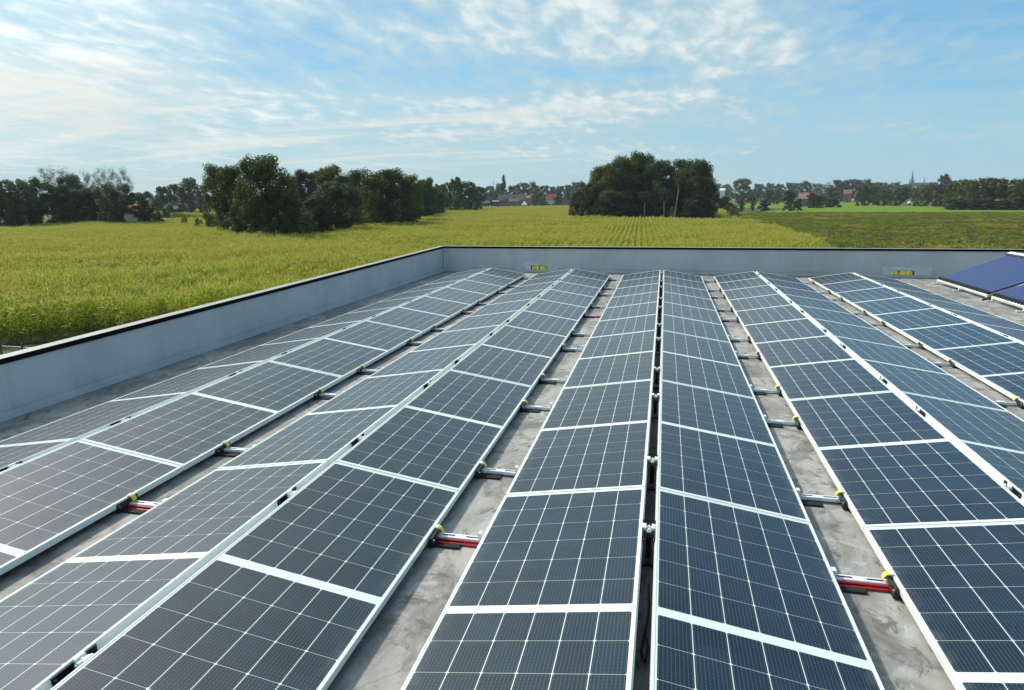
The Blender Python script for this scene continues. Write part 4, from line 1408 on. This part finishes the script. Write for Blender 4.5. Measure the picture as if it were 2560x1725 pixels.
house('farmhouse', 1246, 1282, 485, 500, 520, 9, M['house_brick'], M['slate'], 'grey slate roofed farmhouse with a white dormer and a chimney', windows=(4,), dormer=True)
house('farmhouse', 1280, 1311, 485.5, 500, 523, 9, M['house_brick'], M['brown_tile'], 'brown roofed wing joined to the right of the slate farmhouse', windows=(4,), chimney=True)
house('annexe', 1272, 1298, 497, 503.5, 506, 7, M['house_brick'], M['slate'], 'low hipped annexe in front of the slate roofed farmhouse', cat='house', windows=(3,), chimney=False)
house('cottage', 1314, 1327, 488.5, 495, 580, 6, M['house_brick'], M['orange_tile'], 'small orange roofed house peeping out behind the farmhouse', windows=(2,), chimney=False)
house('red_roof_house', 1364, 1391, 485, 499, 520, 8, M['plaster'], M['red_tile'], 'red tiled house with white walls right of the farmhouse', windows=(4,), chimney=True)
house('barn', 1402, 1426, 490.5, 502.5, 500, 9, M['house_brick'], M['brown_tile'], 'brown gabled barn right of the red tiled house', cat='barn', windows=(2,), chimney=False, gable_front=True)
house('shed', 1196, 1224, 502, 507.5, 480, 5, M['timber'], M['slate'], 'low dark shed with a pale roof left of the farmhouse', cat='shed', windows=(2,), chimney=False)
house('shed', 1230, 1247, 501, 504, 515, 4, M['timber'], M['zinc'], 'small flat shed between the low dark shed and the farmhouse', cat='shed', windows=(2,), chimney=False)
house('farm', 296, 380, 511, 529, 214, 8, M['plaster'], M['orange_tile'], 'farm with a bright red tiled roof under the dark trees at left', windows=(4,), chimney=True)
house('barn', 419, 452, 507.5, 522, 352, 9, M['timber'], M['slate'], 'barn with a slate roof beyond the crop at left', cat='barn', windows=(3,), chimney=False)
house('cottage', 1998, 2037, 482, 496, 480, 8, M['house_brick'], M['pink_tile'], 'house with a faded pink roof behind bushes right of the clump', windows=(4,), chimney=True)
house('villa', 2109, 2129, 474.5, 484, 660, 8, M['house_brick'], M['red_tile'], 'red roofed house among trees above the meadow', windows=(3,), chimney=False)
house('cottage', 1799, 1812, 471, 476, 700, 6, M['plaster'], M['plaster'], 'small white house just right of the middle clump', windows=(2,), chimney=False)


def block(u0, u1, v0, dist, storeys, label):
    um = (u0 + u1) / 2
    x, y = at_dist(um, dist); k = px_size(um, v0, dist); w = (u1 - u0) * k; h = top_z(um, v0, dist) - GZ
    root = empty('apartment_block', (x, y, GZ), (0, 0, math.atan2(y - CAM[1], x - CAM[0]) - math.pi / 2))
    MB().box(-w / 2, w / 2, -6, 6, 0, h * .86).box(w * .08, w / 2 - .4, -5, 5, h * .862, h).build('wall', M['plaster'], root)
    for s in range(storeys):
        for c in range(3):
            cx = -w / 2 + w * (c + .5) / 3
            MB().box(cx - w * .10, cx + w * .10, -6.05, -5.98, h * .86 * (s + .35) / storeys, h * .86 * (s + .8) / storeys).build('window', M['pane'], root)
    tag(root, label, 'apartment block')


block(2048, 2074, 456, 1150, 7, 'white stepped apartment block on the right skyline')

# church
x, y = at_dist(2276, 1500)
ch = empty('church', (x, y, GZ), (0, 0, math.atan2(y - CAM[1], x - CAM[0]) - math.pi / 2))
tag(ch, 'grey church with a tall pointed spire on the right skyline', 'church')
H = top_z(2276, 425, 1500) - GZ
k = px_size(2276, 425, 1500)
MB().box(-3.6, 3.6, -3.6, 3.6, 0, H * .52).build('tower', M['zinc'], ch)
sp = MB()
ring = [(4.2, H * .52), (3.3, H * .58), (1.5, H * .80), (0.15, H)]
sp.tube([(0, 0, z) for _, z in ring], [r for r, _ in ring], 8, smooth=False)
spo = sp.build('spire', M['zinc'], ch)
for s in (-1, 1):
    MB().tube([(s * 3.9, -3.9, H * .46), (s * 3.9, -3.9, H * .56), (s * 3.9, -3.9, H * .68)], [.9, .9, .05], 6, smooth=False).build('pinnacle', M['zinc'], ch)
MB().add([(3.6, -6, 0), (30, -6, 0), (30, 6, 0), (3.6, 6, 0), (3.6, -6, H * .40), (30, -6, H * .40), (30, 6, H * .40), (3.6, 6, H * .40)],
         [(0, 3, 2, 1), (0, 1, 5, 4), (1, 2, 6, 5), (2, 3, 7, 6), (3, 0, 4, 7)]).build('nave', M['plaster'], ch)
MB().add([(3.6, -6.5, H * .40), (30, -6.5, H * .40), (30, 6.5, H * .40), (3.6, 6.5, H * .40), (3.6, 0, H * .53), (30, 0, H * .53)],
         [(0, 1, 5, 4), (2, 3, 4, 5), (1, 2, 5), (3, 0, 4)]).build('roof', M['slate'], ch)
MB().tube([(20, 0, H * .50), (20, 0, H * .58), (20, 0, H * .74)], [1.2, 1.0, .05], 6, smooth=False).build('ridge_turret', M['zinc'], ch)

# radio mast
x, y = at_dist(1234, 1200)
h = top_z(1234, 442, 1200) - GZ
rm = empty('radio_mast', (x, y, GZ))
tag(rm, 'thin radio mast on the skyline left of the tall poplar', 'mast')
MB().tube([(0, 0, 0), (0, 0, h * .8)], [.7, .45], 6).build('mast_shaft', M['zinc'], rm)
MB().tube([(0, 0, h * .8), (0, 0, h)], [.25, .12], 6).build('antenna', M['zinc'], rm)

# white pointed tent by the meadow and a white shelter by the farmhouse
def tent(u, v0, v1, wpx, dist, label):
    x, y = at_dist(u, dist); k = px_size(u, v0, dist); w = wpx * k / 2; h = top_z(u, v0, dist) - GZ
    root = empty('tent', (x, y, GZ))
    zb = min(h * .55, 2.2)
    MB().add([(-w, -w, zb), (w, -w, zb), (w, w, zb), (-w, w, zb), (0, 0, h)], [(0, 1, 4), (1, 2, 4), (2, 3, 4), (3, 0, 4), (0, 3, 2, 1)]).build('canopy', M['plaster'], root)
    for sx in (-1, 1):
        for sy in (-1, 1): MB().tube([(sx * w * .95, sy * w * .95, 0), (sx * w * .95, sy * w * .95, zb)], .06, 6).build('pole', M['plaster'], root)
    tag(root, label, 'tent')


tent(2277, 500, 508, 9, 430, 'white pointed tent at the far edge of the meadow')
tent(1311, 502, 511, 14, 498, 'white garden tent right of the farmhouse')

# wire fence at the left corner of the crop
pa, pb = at_z(-60, 861, GZ + .95), at_z(110, 871, GZ + .95)
wf = empty('wire_fence', (pa[0], pa[1], GZ))
tag(wf, 'thin wire fence on wooden posts at the near left corner of the crop', 'fence')
dv = pb - pa
for f in (0.02, 0.36, 0.68, 1.0):
    MB().tube([(dv[0] * f, dv[1] * f, 0), (dv[0] * f + .02, dv[1] * f, 1.15)], [.05, .045], 8).build('post', M['timber'], wf)
MB().tube([(0, 0, .95), tuple(dv[:2]) + (.95,)], .012, 6).build('wire', M['steel'], wf)
MB().tube([(0, 0, .55), tuple(dv[:2]) + (.55,)], .010, 6).build('wire', M['steel'], wf)

# ------------------------------------------------------------------ the air: one pale even haze round everything
hz = MB().box(-2600, 2600, -700, 2600, GZ - 1.0, 95.0).build('haze', [])
hz['kind'] = 'stuff'
hm = bpy.data.materials.new('haze')
hm.use_nodes = True
hm.node_tree.nodes.remove(hm.node_tree.nodes['Principled BSDF'])
pv = hm.node_tree.nodes.new('ShaderNodeVolumePrincipled')
pv.inputs['Color'].default_value = (0.80, 0.90, 1.0, 1)
pv.inputs['Density'].default_value = 0.00013
hm.node_tree.links.new(pv.outputs[0], hm.node_tree.nodes['Material Output'].inputs['Volume'])
hz.data.materials.append(hm)
